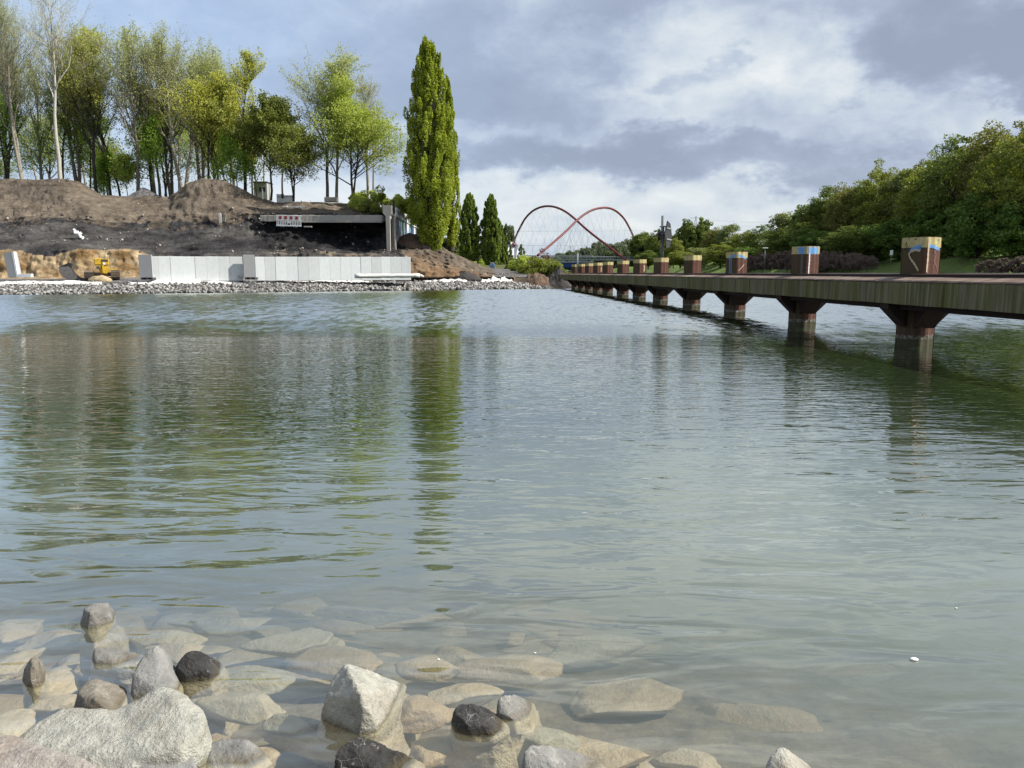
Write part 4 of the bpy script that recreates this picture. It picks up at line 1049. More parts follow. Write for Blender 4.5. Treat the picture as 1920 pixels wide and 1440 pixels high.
# geotextile sheets and roll
def sheet(px0, px1, pyc, hpx, seed, label, name='geotextile_sheet', dys=1.6, topy=None):
    V = []; nx, ny = 90, 12; rg = random.Random(seed)
    Y0 = 0
    Ym = lambda px: WL(px) + 4.6
    for j in range(ny):
        for i in range(nx):
            u = i / (nx - 1); w = j / (ny - 1); px = px0 + (px1 - px0) * u
            env = math.sin(math.pi * min(max(u * 1.0, .02), .98)) ** .5
            prof = (.25 + 1.0 * abs(fbm(u * 3.2 + seed * 3, .3, seed, 3)) + .18 * abs(fbm(u * 14, .7, seed, 3))) * env
            Y = Ym(px) + (w - .4) * dys + .35 * fbm(u * 8, w * 2, seed + 3, 3)
            gz_ = terr(px, 2 + (Y - WL(px) - 3.2) / 3.3 if Y < WL(px) + 6.5 else 3).z
            zc = hpx / F * Y * prof * (math.sin(math.pi * w) ** .8) + .03 + .06 * abs(fbm(u * 30, w * 6, seed, 3))
            V.append((xcol(px, Y), Y, gz_ + zc * (1 if 0 < j < ny - 1 else .1)))
    Fc = [(j * nx + i, j * nx + i + 1, (j + 1) * nx + i + 1, (j + 1) * nx + i) for j in range(ny - 1) for i in range(nx - 1)]
    o = mesh_np(name, V, Fc, WHITE_CLOTH, smooth=True)
    sm = o.modifiers.new('thickness', 'SOLIDIFY'); sm.thickness = .02
    return tag(o, label, 'geotextile', 'white geotextile sheets along the far shore')
sheet(-30, 192, 532, 7.5, 1, 'long crumpled white sheet on the gravel in front of the digger')
sheet(238, 480, 530, 7.5, 2, 'white sheet rumpled on the gravel before the left half of the wall')
sheet(440, 575, 534, 3, 3, 'thin flat strip of white sheet on the stones left of the middle of the shore')
sheet(570, 695, 530, 5, 4, 'white sheet with a folded edge below the right half of the wall')
sheet(792, 830, 531, 3, 6, 'tiny scrap of white sheet on the stones right of the white roll')
sheet(820, 915, 520, 8.5, 5, 'white sheet with a pointed fold in front of the dark gravel heap', dys=2.4)
sheet(905, 964, 520, 12, 8, 'bunched up white sheet on the stones left of the timber frame', dys=3)
def roll():
    Y = 84.5; a = at(665, 518, 83.5); b = at(787, 517, 85.5)
    t = empty('geotextile_roll', a, 'long white wrapped roll lying at the right foot of the panel wall', 'roll')
    n = 14; pts = [(b - a) * (k / n) + Vector((0, 0, .03 * fbm(k * .6, 0, 0, 2) + .02)) for k in range(n + 1)]
    tube_obj('wrapped_roll', pts, [.22 + .035 * (k % 2) * (k < 6) + .012 * math.sin(k * 2) for k in range(n + 1)], WHITE_CLOTH, t, 14)
    a2 = (b - a); tube_obj('loose_end', [a2 + Vector((.02, 0, 0)), a2 + Vector((.2, .03, -.02)), a2 + Vector((.42, .05, -.10))], [.2, .15, .08], WHITE_CLOTH, t, 9)
roll()

# heaps
def heap(name, px0, px1, pytop, pybase, Y, depth, mat, label, seed, peak=.5, rough=.35, sharp=1.2, cat='heap'):
    V = []; nx, ny = 70, 40; x0 = xcol(px0, Y); x1 = xcol(px1, Y); H = (pybase - pytop) / F * Y; zb = at(960, pybase, Y).z
    o_ = Vector(((x0 + x1) / 2, Y, zb))
    for j in range(ny):
        for i in range(nx):
            u = i / (nx - 1); w = j / (ny - 1)
            uu = (u / peak if u < peak else (1 - u) / (1 - peak)); e = max(0, min(1, uu)) ** (1 / sharp); ww = math.sin(math.pi * w) ** .8
            h = H * min(e, 1) * ww; x = x0 + (x1 - x0) * u; y = Y + (w - .5) * depth
            n = fbm(x * .9, y * .9, seed, 5)
            V.append((x - o_.x, y - o_.y + .0, h + rough * n * min(1, h * 2 / max(H, .1)) - .25 * (1 - min(1, e * 3 * ww))))
    Fc = [(j * nx + i, j * nx + i + 1, (j + 1) * nx + i + 1, (j + 1) * nx + i) for j in range(ny - 1) for i in range(nx - 1)]
    o = mesh_np(name, V, Fc, mat, smooth=True); o.location = o_
    return tag(o, label, cat)
heap('dark_earth_heap', 1012, 1072, 503, 537, 101, 7, DIRT_DK, 'dark pointed heap of earth at the root of the jetty', 3, .62, .5)
heap('brown_earth_heap', 975, 1045, 511, 536, 100, 5, DIRT_BR, 'brown clods of earth between the timber frame and the dark heap', 5, .4, .6)
heap('gravel_heap', 838, 905, 507.5, 521, 97, 4, DIRT_DK, 'low dark gravel heap at the foot of the sandy slope', 6, .5, .15)
heap('brown_clod_heap', 744, 806, 437.5, 463, 103, 6, DIRT_BR, 'dark brown clod heap in front of the graffiti wall', 8, .3, .5, 2.0)
heap('small_grey_heap', 258, 306, 353, 369, 112, 5, GRAVEL_G, 'small grey gravel heap in the saddle between the two mounds', 9, .5, .1)
# timber frame box
def timber_frame():
    Y = 98.5; o_ = at(978, 530, Y); s = Y / F; t = empty('timber_frame', o_, 'open box of raw timber boards standing on the stones at the shore', 'timber frame')
    X = lambda px: (px - 978) * s
    Z = lambda py: -(py - 530) * s
    for a, b, c in ((963.5, 967, 515), (990, 993.5, 512.5)): box_obj('post', (X(a), X(b), -.1, .1, Z(530), Z(c)), WOOD, t, .01)
    for k in range(3): box_obj('board', (X(967.2), X(989.8), -.02 + k * .002, .05, Z(529 - k * 2.6), Z(526.7 - k * 2.6)), WOOD, t, .008)
    for a, b in ((963.5, 967), (990, 993.5)): box_obj('side_board', (X(a) + .03, X(b) - .03, .12, 1.5, Z(529), Z(521.5)), WOOD, t, .01)
    box_obj('back_board', (X(967.2), X(989.8), 1.42, 1.5, Z(529), Z(521.5)), WOOD, t)
timber_frame()
def tank():
    Y = 120.0; o_ = at(923, 504, Y); s = Y / F; t = empty('water_tank', o_, 'small blue and grey tank standing at the foot of the two mid sized poplars', 'tank')
    bm = bmesh.new(); add_box(bm, -5 * s, 5 * s, 0, .8, 2 * s, 9 * s, bev=.06); bm_obj('container', bm, TARP_BLUE, t)
    box_obj('lid', (-4.2 * s, 4.2 * s, .06, .74, 9 * s + .002, 11.5 * s), STEEL, t, .1)
    box_obj('pallet', (-5.4 * s, 5.4 * s, -.03, .83, 0, 2 * s - .004), CONC_GREY, t)
tank()

# ---- old concrete structure: beam, pillar, graffiti wall
def old_beam():
    Y = 99.0; a = at(488, 415, Y); t = empty('concrete_beam', a, 'old weathered concrete beam bridging the black hollow in the bank', 'beam')
    x1 = xcol(719, Y) - a.x
    bm = bmesh.new(); add_box(bm, 0, x1, 0, 1.2, 0, 11.2 / F * Y, bev=.04)
    bmesh.ops.subdivide_edges(bm, edges=[e for e in bm.edges if e.calc_length() > 3], cuts=60, use_grid_fill=True)
    for v in bm.verts: v.co += Vector((0, .06, .07)) * fbm(v.co.x * 1.3, v.co.y, v.co.z * 2, 4)
    bm_obj('beam_body', bm, CONC_OLD, t)
    box_obj('underside_lip', (2.5, x1 - .02, -.06, .3, -.16, -.004), CONC_OLD, t, .02)
    # dark back wall of the hollow's roof slab
    box_obj('roof_slab', (6, x1 - .1, 1.205, 6.5, .18, .55), CONC_OLD, t)
old_beam()
def pillar():
    Y = 97.0; o_ = at(728, 476, Y); s = Y / F; t = empty('concrete_pillar', o_, 'pale concrete pillar with a wide head at the end of the old beam', 'pillar')
    P = lambda px, py: ((px - 728) * s, -(py - 476) * s)
    bm = bmesh.new(); add_prism(bm, [P(725.5, 475), P(732, 476), P(732.2, 407.5), P(736, 403), P(736, 388), P(719.5, 388), P(719.5, 402), P(724.8, 408)], 0, .55); bm_obj('pillar_body', bm, CONC_OLD, t)
    P2 = [P(737.5, 470), P(740.5, 472), P(739, 402), P(737.5, 402)]
    bm = bmesh.new(); add_prism(bm, P2, .9, 1.3); bm_obj('rear_strut', bm, CONC_OLD, t)
    box_obj('stake', (P(736.5, 0)[0], P(740.5, 0)[0], .7, .95, P(0, 402)[1], P(0, 379)[1]), BARK_D, t)
pillar()
GRAF = [paint('graffiti_' + n, c, .7) for n, c in (('white', (.62, .66, .68)), ('turquoise', (.08, .36, .42)), ('purple', (.28, .16, .26)), ('blue', (.07, .16, .40)), ('pale_blue', (.32, .48, .60)), ('black', (.03, .03, .035)), ('pink', (.42, .22, .28)))]
def graffiti_wall():
    A = Vector((xcol(742, 98.5), 98.5, 4.0)); B = Vector((xcol(797, 140), 140, 4.0)); L = (B - A).length; d = (B - A).normalized(); ang = math.atan2(d.y, d.x)
    t = empty('graffiti_wall', A, 'old concrete wall with colourful graffiti between ribs, running back to the poplar', 'wall', rz=ang)
    zt = 10.2 - 4.0
    # wall runs along local x; the painted side faces local -y (towards the path)
    box_obj('wall_body', (0, L, 0, .4, -.5, zt), CONC_OLD, t)
    n = 13; w = L / n
    for k in range(n + 1): box_obj('rib', (k * w - .12, k * w + .12, -.13, -.002, -.4, zt - 1.2), CONC_GREY if k % 2 else CONC_OLD, t, .02)
    box_obj('coping', (-.2, L + .2, -.17, .5, zt - 1.198, zt - .02), GRAF[0], t, .02)
    rs = random.Random(5)
    for k in range(n):
        m = [GRAF[2], GRAF[4], GRAF[1], GRAF[3], GRAF[0], GRAF[4], GRAF[3], GRAF[0], GRAF[5], GRAF[4], GRAF[0], GRAF[1], GRAF[0]][k]
        box_obj('painted_bay', (k * w + .17, (k + 1) * w - .17, -.02, -.003, .2, zt - 1.25), m, t)
        for q in range(5):
            bm = bmesh.new(); cx = k * w + rs.uniform(.6, w - .6); cz = rs.uniform(1, zt - 1.9); r = rs.uniform(.25, .6)
            pts = [(cx + min(max(r * rs.uniform(.6, 1.5) * math.cos(a_ / 9 * 6.283), -w * .3), w * .3), cz + r * rs.uniform(.6, 1.6) * math.sin(a_ / 9 * 6.283)) for a_ in range(9)]
            add_prism(bm, pts, -.026 - q * .003, -.0225 - q * .003); bm_obj('graffiti', bm, GRAF[(k * 3 + q * 2 + 1) % 7], t)
        for q in range(2):
            bm = bmesh.new(); cx = k * w + (q + .5) * w / 2; pts = [(cx + rs.uniform(.35, .9) * math.cos(a_ / 8 * 6.283), zt - .6 + rs.uniform(.2, .42) * math.sin(a_ / 8 * 6.283)) for a_ in range(8)]
            add_prism(bm, pts, -.176, -.1725); bm_obj('graffiti', bm, GRAF[(k + q * 3) % 7], t)
graffiti_wall()
# barrier fence
def barrier():
    Y = 98.3; o_ = at(541.5, 426, Y); s = Y / F; t = empty('barrier_fence', o_, 'white plastic barrier fence with four red squares in front of the old beam', 'barrier')
    X = lambda px: (px - 541.5) * s
    Z = lambda py: -(py - 426) * s
    M = Matrix.Rotation(R(1.5), 4, 'Y')
    for a, b in ((404.3, 406.0), (412.2, 414.0), (422, 424.5)): box_obj('rail', (X(518.5), X(564.5), -.03, .03, Z(b), Z(a)), WHITE_PL, t, .01, M)
    for k in range(15):
        p = 519.3 + k * 3.1
        if k == 7: continue
        box_obj('slat', (X(p), X(p + 1.5), -.025, .022, Z(422), Z(414)), WHITE_PL, t, 0, M)
    box_obj('number_plate', (X(539.5), X(543.5), -.045, -.026, Z(419), Z(414.8)), WHITE_PL, t, 0, M)
    for k in range(9):
        p = 519 + k * 5.05
        if k % 2: box_obj('red_square', (X(p), X(p + 3.8), -.04, -.006, Z(412), Z(406.2)), RED_PL, t, 0, M)
        else: box_obj('upright', (X(p), X(p + 3.3), -.024, .02, Z(412.1), Z(406.1)), WHITE_PL, t, 0, M)
    for p in (526, 550): box_obj('foot', (X(p), X(p + 6), -.25, .25, Z(426.5), Z(424.6)), BLACKW, t, .01, M)
barrier()
# roofing sheet on the plateau edge + slab + plastic + timber
def debris():
    Y = 100.3; s = Y / F; o_ = at(552, 391, Y); t = empty('corrugated_sheet', o_, 'white corrugated roofing sheet lying on the brown soil above the beam', 'roofing sheet')
    for k in range(10): box_obj('corrugation', ((-20 + k * 4) * s, (-16.3 + k * 4) * s, -.3, .5, (2.2 + (k < 5) * .4 - k * .12) * s + (k % 2) * .05, (3.8 - k * .12) * s + (k % 2) * .05), WHITE_PL, t)
    o = box_obj('concrete_slab', (-.5, .5, -.3, .3, -.05, .12), CONC_OLD, None, .03); o.location = at(578, 426, 99.0); tag(o, 'small pale slab lying on the black slope right below the barrier', 'slab')
    def crumple(name, px0, py0, px1, py1, Y, label, cat, mat, seed):
        V = []; nx, ny = 24, 16; a = at(px0, py0, Y); b = at(px1, py1, Y - 1)
        for j in range(ny):
            for i in range(nx):
                u = i / 23; w = j / 15; p = a.lerp(b, u)
                n = fbm(u * 4, w * 4, seed, 4)
                V.append((p.x + (w - .5) * .5 + .2 * n, p.y - .5 * math.sin(math.pi * w) + .3 * n, p.z + (.5 - w) * .55 * (.6 + u) + .2 * n))
        Fc = [(j * nx + i, j * nx + i + 1, (j + 1) * nx + i + 1, (j + 1) * nx + i) for j in range(ny - 1) for i in range(nx - 1)]
        o = mesh_np(name, V, Fc, mat, smooth=True); m = o.modifiers.new('t', 'SOLIDIFY'); m.thickness = .02; tag(o, label, cat)
    crumple('plastic_sheet', 141, 432, 158, 445, 92.0, 'crumpled white plastic sheet hanging on the dark slope at the left', 'plastic sheet', WHITE_PL, 3)
    for k, (p, q, h, m, lab) in enumerate(((413, 418, 18, WHITE_CLOTH, 'pale broken board sticking out of the undercut bank'), (421, 416, 14, BARK_G, 'brown broken post beside the pale board in the undercut bank'))):
        o = box_obj('broken_board', (-.16, .16, -.06, .06, -h / 2 * 97 / F, h / 2 * 97 / F), m, None, .02); o.location = at(p, 409, 97.2); o.rotation_euler = (0, R(8 if k else -4), 0); tag(o, lab, 'board')
    o = box_obj('fallen_log', (-1.2, 1.2, -.12, .12, -.1, .1), WOOD, None, .05); o.location = at(668, 389, 105); o.rotation_euler = (0, R(14), 0); tag(o, 'pale fallen plank on the plateau edge left of the ivy', 'plank')
    o = box_obj('concrete_block', (-.9, .9, 0, 1, -.1, .55), CONC_OLD, None, .05); o.location = at(620, 377, 110); tag(o, 'low grey block between the feet of the domed crown trees', 'block')
    o = box_obj('white_post', (-.06, .06, -.06, .06, -.2, 1.3), WHITE_PL, None, .01); o.location = at(493, 373, 107.5); tag(o, 'thin white post at the right foot of the second mound', 'post')
    # dark slatted fence behind the trees
    a = at(519, 378, 114); t = empty('slatted_fence', a, 'dark slatted fence on the plateau behind the small vase shaped tree', 'fence'); s = 114 / F
    for k in range(15): box_obj('slat', (k * 2 * s, (k * 2 + 1.5) * s, 0, .04, -.2, (13.5 if k < 7 else 11.5) * s), BLACKW if k % 7 else DARKMETAL, t)
    box_obj('rail', (0, 30 * s, .042, .09, 8 * s, 9 * s), BLACKW, t)
debris()
def hut():
    o_ = at(489, 374, 132); t = empty('site_building', o_, 'grey building half hidden behind the stems left of the slatted fence', 'building'); s = 132 / F
    box_obj('wall', (-12 * s, 12 * s, 0, 3, -.5, 30 * s), CONC_GREY, t)
    box_obj('roof', (-13 * s, 13 * s, -.2, 3.2, 30 * s + .003, 32 * s), DARKMETAL, t)
    for k in range(3): box_obj('window', ((-9 + 7 * k) * s, (-5 + 7 * k) * s, -.03, -.003, 14 * s, 22 * s), DARKMETAL, t)
hut()

# ================================================================== BRIDGES
def catmull(pts, n=6):
    out = []
    for i in range(len(pts) - 1):
        p0 = pts[max(i - 1, 0)]; p1 = pts[i]; p2 = pts[i + 1]; p3 = pts[min(i + 2, len(pts) - 1)]
        for k in range(n):
            t = k / n
            out.append(.5 * ((2 * p1) + (-p0 + p2) * t + (2 * p0 - 5 * p1 + 4 * p2 - p3) * t * t + (-p0 + 3 * p1 - 3 * p2 + p3) * t ** 3))
    out.append(pts[-1]); return out
def arch_bridge():
    o_ = at(1085, 486, 300); t = empty('arch_bridge', o_, 'footbridge hung from two crossing red tubular arches over the canal', 'bridge')
    A = [(963, 460), (966, 447), (973, 431), (984, 411), (997, 397), (1012, 389), (1028, 386.5), (1045, 389.5), (1062, 398), (1078, 410.5), (1095, 426), (1115, 442.5), (1135, 457.5), (1155, 473), (1178, 491)]
    B = [(1008, 479), (1030, 461), (1048, 445.5), (1065, 430), (1082, 413), (1098, 400.5), (1113, 393), (1130, 389.5), (1145, 391), (1158, 398), (1170, 410), (1180, 427), (1187, 442), (1193, 455), (1200, 470), (1208, 486)]
    curves = []
    for pts, Ya, Yb in ((A, 335, 268), (B, 275, 330)):
        P = [at(px, py, Ya + (Yb - Ya) * (px - pts[0][0]) / (pts[-1][0] - pts[0][0])) - o_ for px, py in pts]
        c = catmull(P); curves.append(c)
        tube_obj('arch', c, .42, RED_STEEL, t, 10)
    # deck runs straight below
    da = at(948, 487, 305) - o_; db = at(1232, 489, 300) - o_
    w = Vector((0, 2.2, 0)); L = db - da
    bm = bmesh.new()
    vs = [bm.verts.new(p) for p in (da - w, db - w, db + w, da + w, da - w + Vector((0, 0, .5)), db - w + Vector((0, 0, .5)), db + w + Vector((0, 0, .5)), da + w + Vector((0, 0, .5)))]
    for f in [(0, 3, 2, 1), (4, 5, 6, 7), (0, 1, 5, 4), (1, 2, 6, 5), (2, 3, 7, 6), (3, 0, 4, 7)]: bm.faces.new([vs[i] for i in f])
    bm_obj('deck', bm, DECKM, t)
    for sgn in (-1, 1):
        for h in (1.5, 1.05): 
            tube_obj('handrail', [da + w * sgn + Vector((0, 0, h)), db + w * sgn + Vector((0, 0, h))], .05, CABLE, t, 4)
    for k in range(28):
        p = da + L * (k / 27)
        tube_obj('rail_post', [p - w * .98 + Vector((0, 0, .4)), p - w * .98 + Vector((0, 0, 1.55))], .045, CABLE, t, 4)
        if k % 2: box_obj('cross_beam', (p.x - .25, p.x + .25, p.y - 2.4, p.y + 2.4, p.z - .45, p.z - .01), DARKMETAL, t)
    # crossing hangers
    for c, lo, hi in ((curves[0], 6, 78), (curves[1], 14, 86)):
        n = len(c); K = 17
        for k in range(K):
            i = int(lo + (min(hi, n - 4) - lo) * k / (K - 1)); p = c[min(i, n - 1)]
            for s_ in (-1, 0, 1):
                if s_ == 0 and k % 2: continue
                hgt = p.z - (da.z + 1)
                x = p.x + s_ * .42 * hgt
                u = min(max((x - da.x) / L.x, 0), 1); q = da + L * u + w * .9 * (s_ or 1)
                if hgt < 2 or abs(q.x - x) > 1: continue
                tube_obj('cable', [p, q + Vector((0, 0, .3))], .032, CABLE, t, 3)
    for h in (6.5, 12.5): tube_obj('power_wire', [da + Vector((0, 30, h)), db + Vector((0, 30, h + .5))], .04, CABLE, t, 3)
arch_bridge()
def tent():
    Y = 332.0; o_ = at(961, 500, Y); s = Y / F; t = empty('white_tent', o_, 'pointed white membrane pyramid at the left foot of the red arch', 'tent')
    P = lambda px, py, y: Vector(((px - 961) * s, y, -(py - 500) * s))
    top = [P(956.5, 454, 4), P(966.5, 455, 4), P(961.5, 462, 3)]
    low = [P(950.5, 465, 2), P(951, 500, 0), P(958, 500, -2), P(965, 500, -2), P(972, 500, 0), P(971.5, 462, 2)]
    bm = bmesh.new(); a, b, c = [bm.verts.new(v) for v in top]; L = [bm.verts.new(v) for v in low]
    back = [bm.verts.new(P(951, 500, 8)), bm.verts.new(P(972, 500, 8))]
    for f in ([a, L[0], L[1], L[2]], [a, L[2], c], [c, L[2], L[3]], [c, L[3], b], [b, L[3], L[4], L[5]], [a, L[0], back[0]], [L[0], L[1], back[0]], [b, back[1], L[5]], [L[5], back[1], L[4]], [a, back[0], back[1], b], [a, b, c]): bm.faces.new(f)
    bm_obj('membrane', bm, WHITE_M, t)
    tube_obj('arch_socket', [P(962, 463, 3), P(963.5, 456, 3)], [.9, .7], RED_STEEL, t, 8)
tent()
def blue_bridge():
    o_ = at(1110, 498, 352); s = 352 / F; t = empty('road_bridge', o_, 'low road bridge with a dark blue girder crossing the canal beyond the arches', 'bridge')
    X = lambda px: (px - 1110) * s
    Z = lambda py: -(py - 498) * s
    box_obj('deck', (X(985), X(1112), 0, 9, Z(492.5), Z(489.5)), DECKM, t)
    box_obj('girder', (X(985), X(1100), .5, 1.2, Z(501), Z(492.6)), BLUE_STEEL, t)
    box_obj('girder', (X(985), X(1100), 7.5, 8.2, Z(501), Z(492.6)), BLUE_STEEL, t)
    box_obj('pier', (X(1076), X(1081), 1.5, 7, Z(512), Z(492.7)), DARKMETAL, t)
    box_obj('parapet_rail', (X(985), X(1112), -.1, -.02, Z(479.8), Z(479)), CABLE, t)
    for k in range(21):
        p = 985 + k * 6; box_obj('parapet_post', (X(p), X(p) + .1, -.1, -.001, Z(492), Z(479.8)), CABLE, t)
blue_bridge()
def pylon(px, py, Y, h, label):
    o_ = at(px, py, Y); t = empty('power_pylon', o_ - Vector((0, 0, h)), label, 'pylon', 'power pylons on the horizon'); w = h * .08
    P0 = []; P1 = []
    for sx in (-1, 1):
        for sy in (-1, 1): P0.append((sx * w, sy * w, 0)); P1.append((sx * w * .12, sy * w * .12, h))
    for k in range(9):
        a = k / 9; b = (k + 1) / 9; wa = w * (1 - .88 * a); wb = w * (1 - .88 * b)
        for sy in (-1, 1): P0 += [(-wa, sy * wa, a * h), (wa, sy * wa, a * h)]; P1 += [(wb, sy * wb, b * h), (-wb, sy * wb, b * h)]
    V, Fc = tubes(P0, P1, [.16] * len(P0), [.12] * len(P0), 3); mesh_np('lattice_mast', V, Fc, CABLE, t)
    for z, ww in ((.97, .14), (.87, .2), (.77, .16)): box_obj('cross_arm', (-ww * h * .7, ww * h * .7, -.3, .3, z * h - .3, z * h), CABLE, t)
    return o_
p1 = pylon(1305, 405, 800, 60, 'slim lattice pylon rising between the two dark pointed trees')
p2 = pylon(1070, 461, 1200, 50, 'tiny lattice pylon seen under the crossing of the arches')
for k in range(3):
    pts = [(p1 + Vector((6, 0, -3 - 5 * k))).lerp(at(1560, 402 + k * 4, 700), u / 12) - Vector((0, 0, 10 * math.sin(math.pi * u / 12) * .5)) for u in range(13)]
    o = tube_obj('power_line', pts, .07, CABLE, None, 3); tag(o, 'thin power line sagging right from the pylon towards the willow', 'power line', 'power lines from the pylon')
def lamp(px, base_py, top_py, Y, label, kind):
    o_ = at(px, base_py, Y); h = at(px, top_py, Y).z - o_.z; t = empty('street_lamp' if kind else 'sign_post', o_, label, 'lamp post' if kind else 'sign')
    tube_obj('post', [(0, 0, -.3), (0, 0, h)], [.07, .05] if kind else .04, STEEL, t, 8)
    if kind: box_obj('lamp_head', (-.45, .5, -.15, .15, h + .002, h + .16), WHITE_PL, t, .04)
    else: box_obj('sign_plate', (-.24, .24, -.06, -.03, h - .75, h), WHITE_PL, t, .02)
lamp(1433.5, 492, 466, 140, 'white lamp post on the right bank between the third and second bollard', 1)
lamp(1670, 492, 469, 116, 'small white sign plate on a post in the grass left of the nearest bollard', 0)

# ================================================================== JETTY
PX = lambda Y: (884 - 960) / F * Y + 832 * 21 / F     # pile line
DIR = Vector((-.0528, 1, 0)).normalized(); ANG = math.atan2(DIR.y, DIR.x)
def jetty():
    Y0, Y1 = 7.0, 96.5; o_ = Vector((PX(Y0), Y0, 0)); L = (Y1 - Y0) / DIR.y
    t = empty('jetty', o_, 'long narrow jetty beam with mossy side running from the right edge to the far shore', 'jetty', rz=ANG)
    # local x along the jetty, local y to the left (towards the basin)
    n = 220
    def strip(name, prof, mat, jit=.006, seed=0):
        """closed profile (y,z) swept along x with small unevenness"""
        bm = bmesh.new(); rings = []
        for i in range(n + 1):
            x = L * i / n; rings.append([bm.verts.new((x, y + jit * fbm(x * .8, k * 2.1, seed, 3), z + jit * fbm(x * .5, k * 1.7, seed + 9, 3))) for k, (y, z) in enumerate(prof)])
        for a, b in zip(rings, rings[1:]):
            for k in range(len(prof)): bm.faces.new([a[k], a[(k + 1) % len(prof)], b[(k + 1) % len(prof)], b[k]])
        bm.faces.new(rings[0]); bm.faces.new(rings[-1][::-1])
        return bm_obj(name, bm, mat, t)
    FY = .98
    strip('side_beam', [(FY, 1.18), (FY, 1.735), (FY - .03, 1.76), (FY - .33, 1.76), (FY - .33, 1.18)], BEAM, .02)
    strip('capping', [(FY + .012, 1.762), (FY - .02, 1.80), (.52, 1.885), (.50, 1.885), (.50, 1.764)], CAPPING, .012, 4)
    strip('kerb_rail', [(.498, 1.80), (.498, 1.955), (.40, 1.965), (.38, 1.80)], RUST_DARK, .004, 6)
    strip('deck', [(.376, 1.70), (.376, 1.90), (-.62, 1.90), (-.62, 1.70)], CAPPING, .004, 8)
    strip('rear_kerb', [(-.624, 1.72), (-.624, 1.985), (-.80, 1.985), (-.80, 1.72)], CONC_OLD, .004, 9)
    strip('lower_girder', [(.40, 1.02), (.40, 1.177), (.62, 1.177), (.62, 1.02)], RUST_DARK, .0, 3)
    strip('rear_girder', [(-.60, 1.02), (-.60, 1.697), (-.38, 1.697), (-.38, 1.02)], RUST_DARK, .0, 3)
    return t
jetty()
PILE_PX = [1716, 1503, 1376, 1295, 1236.5, 1197, 1166, 1138, 1119.5, 1103.5, 1090, 1078]
PLAB = ['nearest bollard, with a scrawled arrow and a blue arc on its rusty faces', 'second bollard, with a large blue patch and a white drip', 'third bollard, with a blue spray painted character',
        'fourth bollard, plain yellow band over rusty brown', 'fifth bollard, the one that carries the sign post', 'sixth bollard, with pale streaks under the band', 'seventh bollard, seen against the foot of the right arch',
        'eighth bollard, standing under the right part of the arch bridge', 'ninth bollard, with a white smear beside its right edge', 'tenth bollard, in the tight far row', 'eleventh bollard, last but one of the far row', 'last and smallest bollard, beside the thin grey post']
CORNER = R(-90 - 17)      # azimuth of the seam corner, towards the camera
def make_pile(idx):
    Y = 21 * 832 / (PILE_PX[idx] - 884); p = Vector((PX(Y), Y, 0))
    t = empty('mooring_pile', p, PLAB[idx], 'bollard', 'yellow capped bollards of the jetty')
    rad = .475; hs = .0
    def sec(r, z, notch=.055):
        out = []
        for k in range(4):
            a = CORNER + k * math.pi / 2
            # every corner carries the sheet-pile seam: a narrow rib between two faces
            for da, rr in ((-.16, .93), (-.05, .955), (-.045, 1.0), (.045, 1.0), (.05, .955), (.16, .93)):
                out.append(Vector((math.cos(a + da) * r * rr, math.sin(a + da) * r * rr, z)))
            am = a + math.pi / 4
            # faces bulge a little like folded sheet piles
            for da in (-.35, 0, .35):
                out.append(Vector((math.cos(am + da) * r * .80, math.sin(am + da) * r * .80, z)))
        return out
    def prism(name, r, zs, mat, parent, closed=True):
        bm = bmesh.new(); rings = [[bm.verts.new(v) for v in sec(r, z)] for z in zs]
        for a, b in zip(rings, rings[1:]):
            for k in range(len(a)): bm.faces.new([a[k], a[(k + 1) % len(a)], b[(k + 1) % len(a)], b[k]])
        bm.faces.new(rings[0]); bm.faces.new(rings[-1][::-1])
        return bm_obj(name, bm, mat, parent)
    zt = 2.925
    prism('shaft', rad, [-2.6, zt - .27], RUST, t)
    prism('yellow_band', rad + .004, [zt - .268, zt], YELLOW, t)
    prism('top_plate', rad - .02, [zt + .001, zt + .012], RUST, t)
    # gusset brackets under the beam, along the jetty on both sides
    for s_ in (-1, 1):
        a = DIR * s_; bm = bmesh.new()
        pr = [(.40, 1.20), (.40 + .52, 1.20), (.40 + .52, 1.02), (.40, .52)]
        ang = ANG if s_ > 0 else ANG + math.pi
        add_prism(bm, pr, -.30, .30, Matrix.Rotation(ang, 4, 'Z')); bm_obj('bracket', bm, RUST_DARK, t)
        # transverse brackets towards the basin and the canal
    for s_ in (-1, 1):
        bm = bmesh.new(); pr = [(.42, 1.20), (.42 + .5, 1.20), (.42 + .5, 1.04), (.42, .56)]
        add_prism(bm, pr, -.22, .22, Matrix.Rotation(ANG + math.pi / 2 * s_, 4, 'Z')); bm_obj('bracket', bm, RUST_DARK, t)
    return t, p, Y
def face_pt(side, u, z, off=.004):
    """point on a visible pile face; side -1 = left face, +1 = right face; u 0 at the seam, 1 at the outer corner; follows the folded face"""
    r = .475 + off; a0 = CORNER
    P = [(.16, .93), (math.pi / 4 - .35, .80), (math.pi / 4, .80), (math.pi / 4 + .35, .80), (math.pi / 2 - .16, .93)]
    q = [Vector((math.cos(a0 + side * da) * r * rr, math.sin(a0 + side * da) * r * rr, 0)) for da, rr in P]
    d = [0]
    for a, b in zip(q, q[1:]): d.append(d[-1] + (b - a).length)
    s_ = u * d[-1]
    for i in range(4):
        if s_ <= d[i + 1] or i == 3:
            f = (s_ - d[i]) / (d[i + 1] - d[i]); v = q[i].lerp(q[i + 1], f); break
    return Vector((v.x, v.y, z))
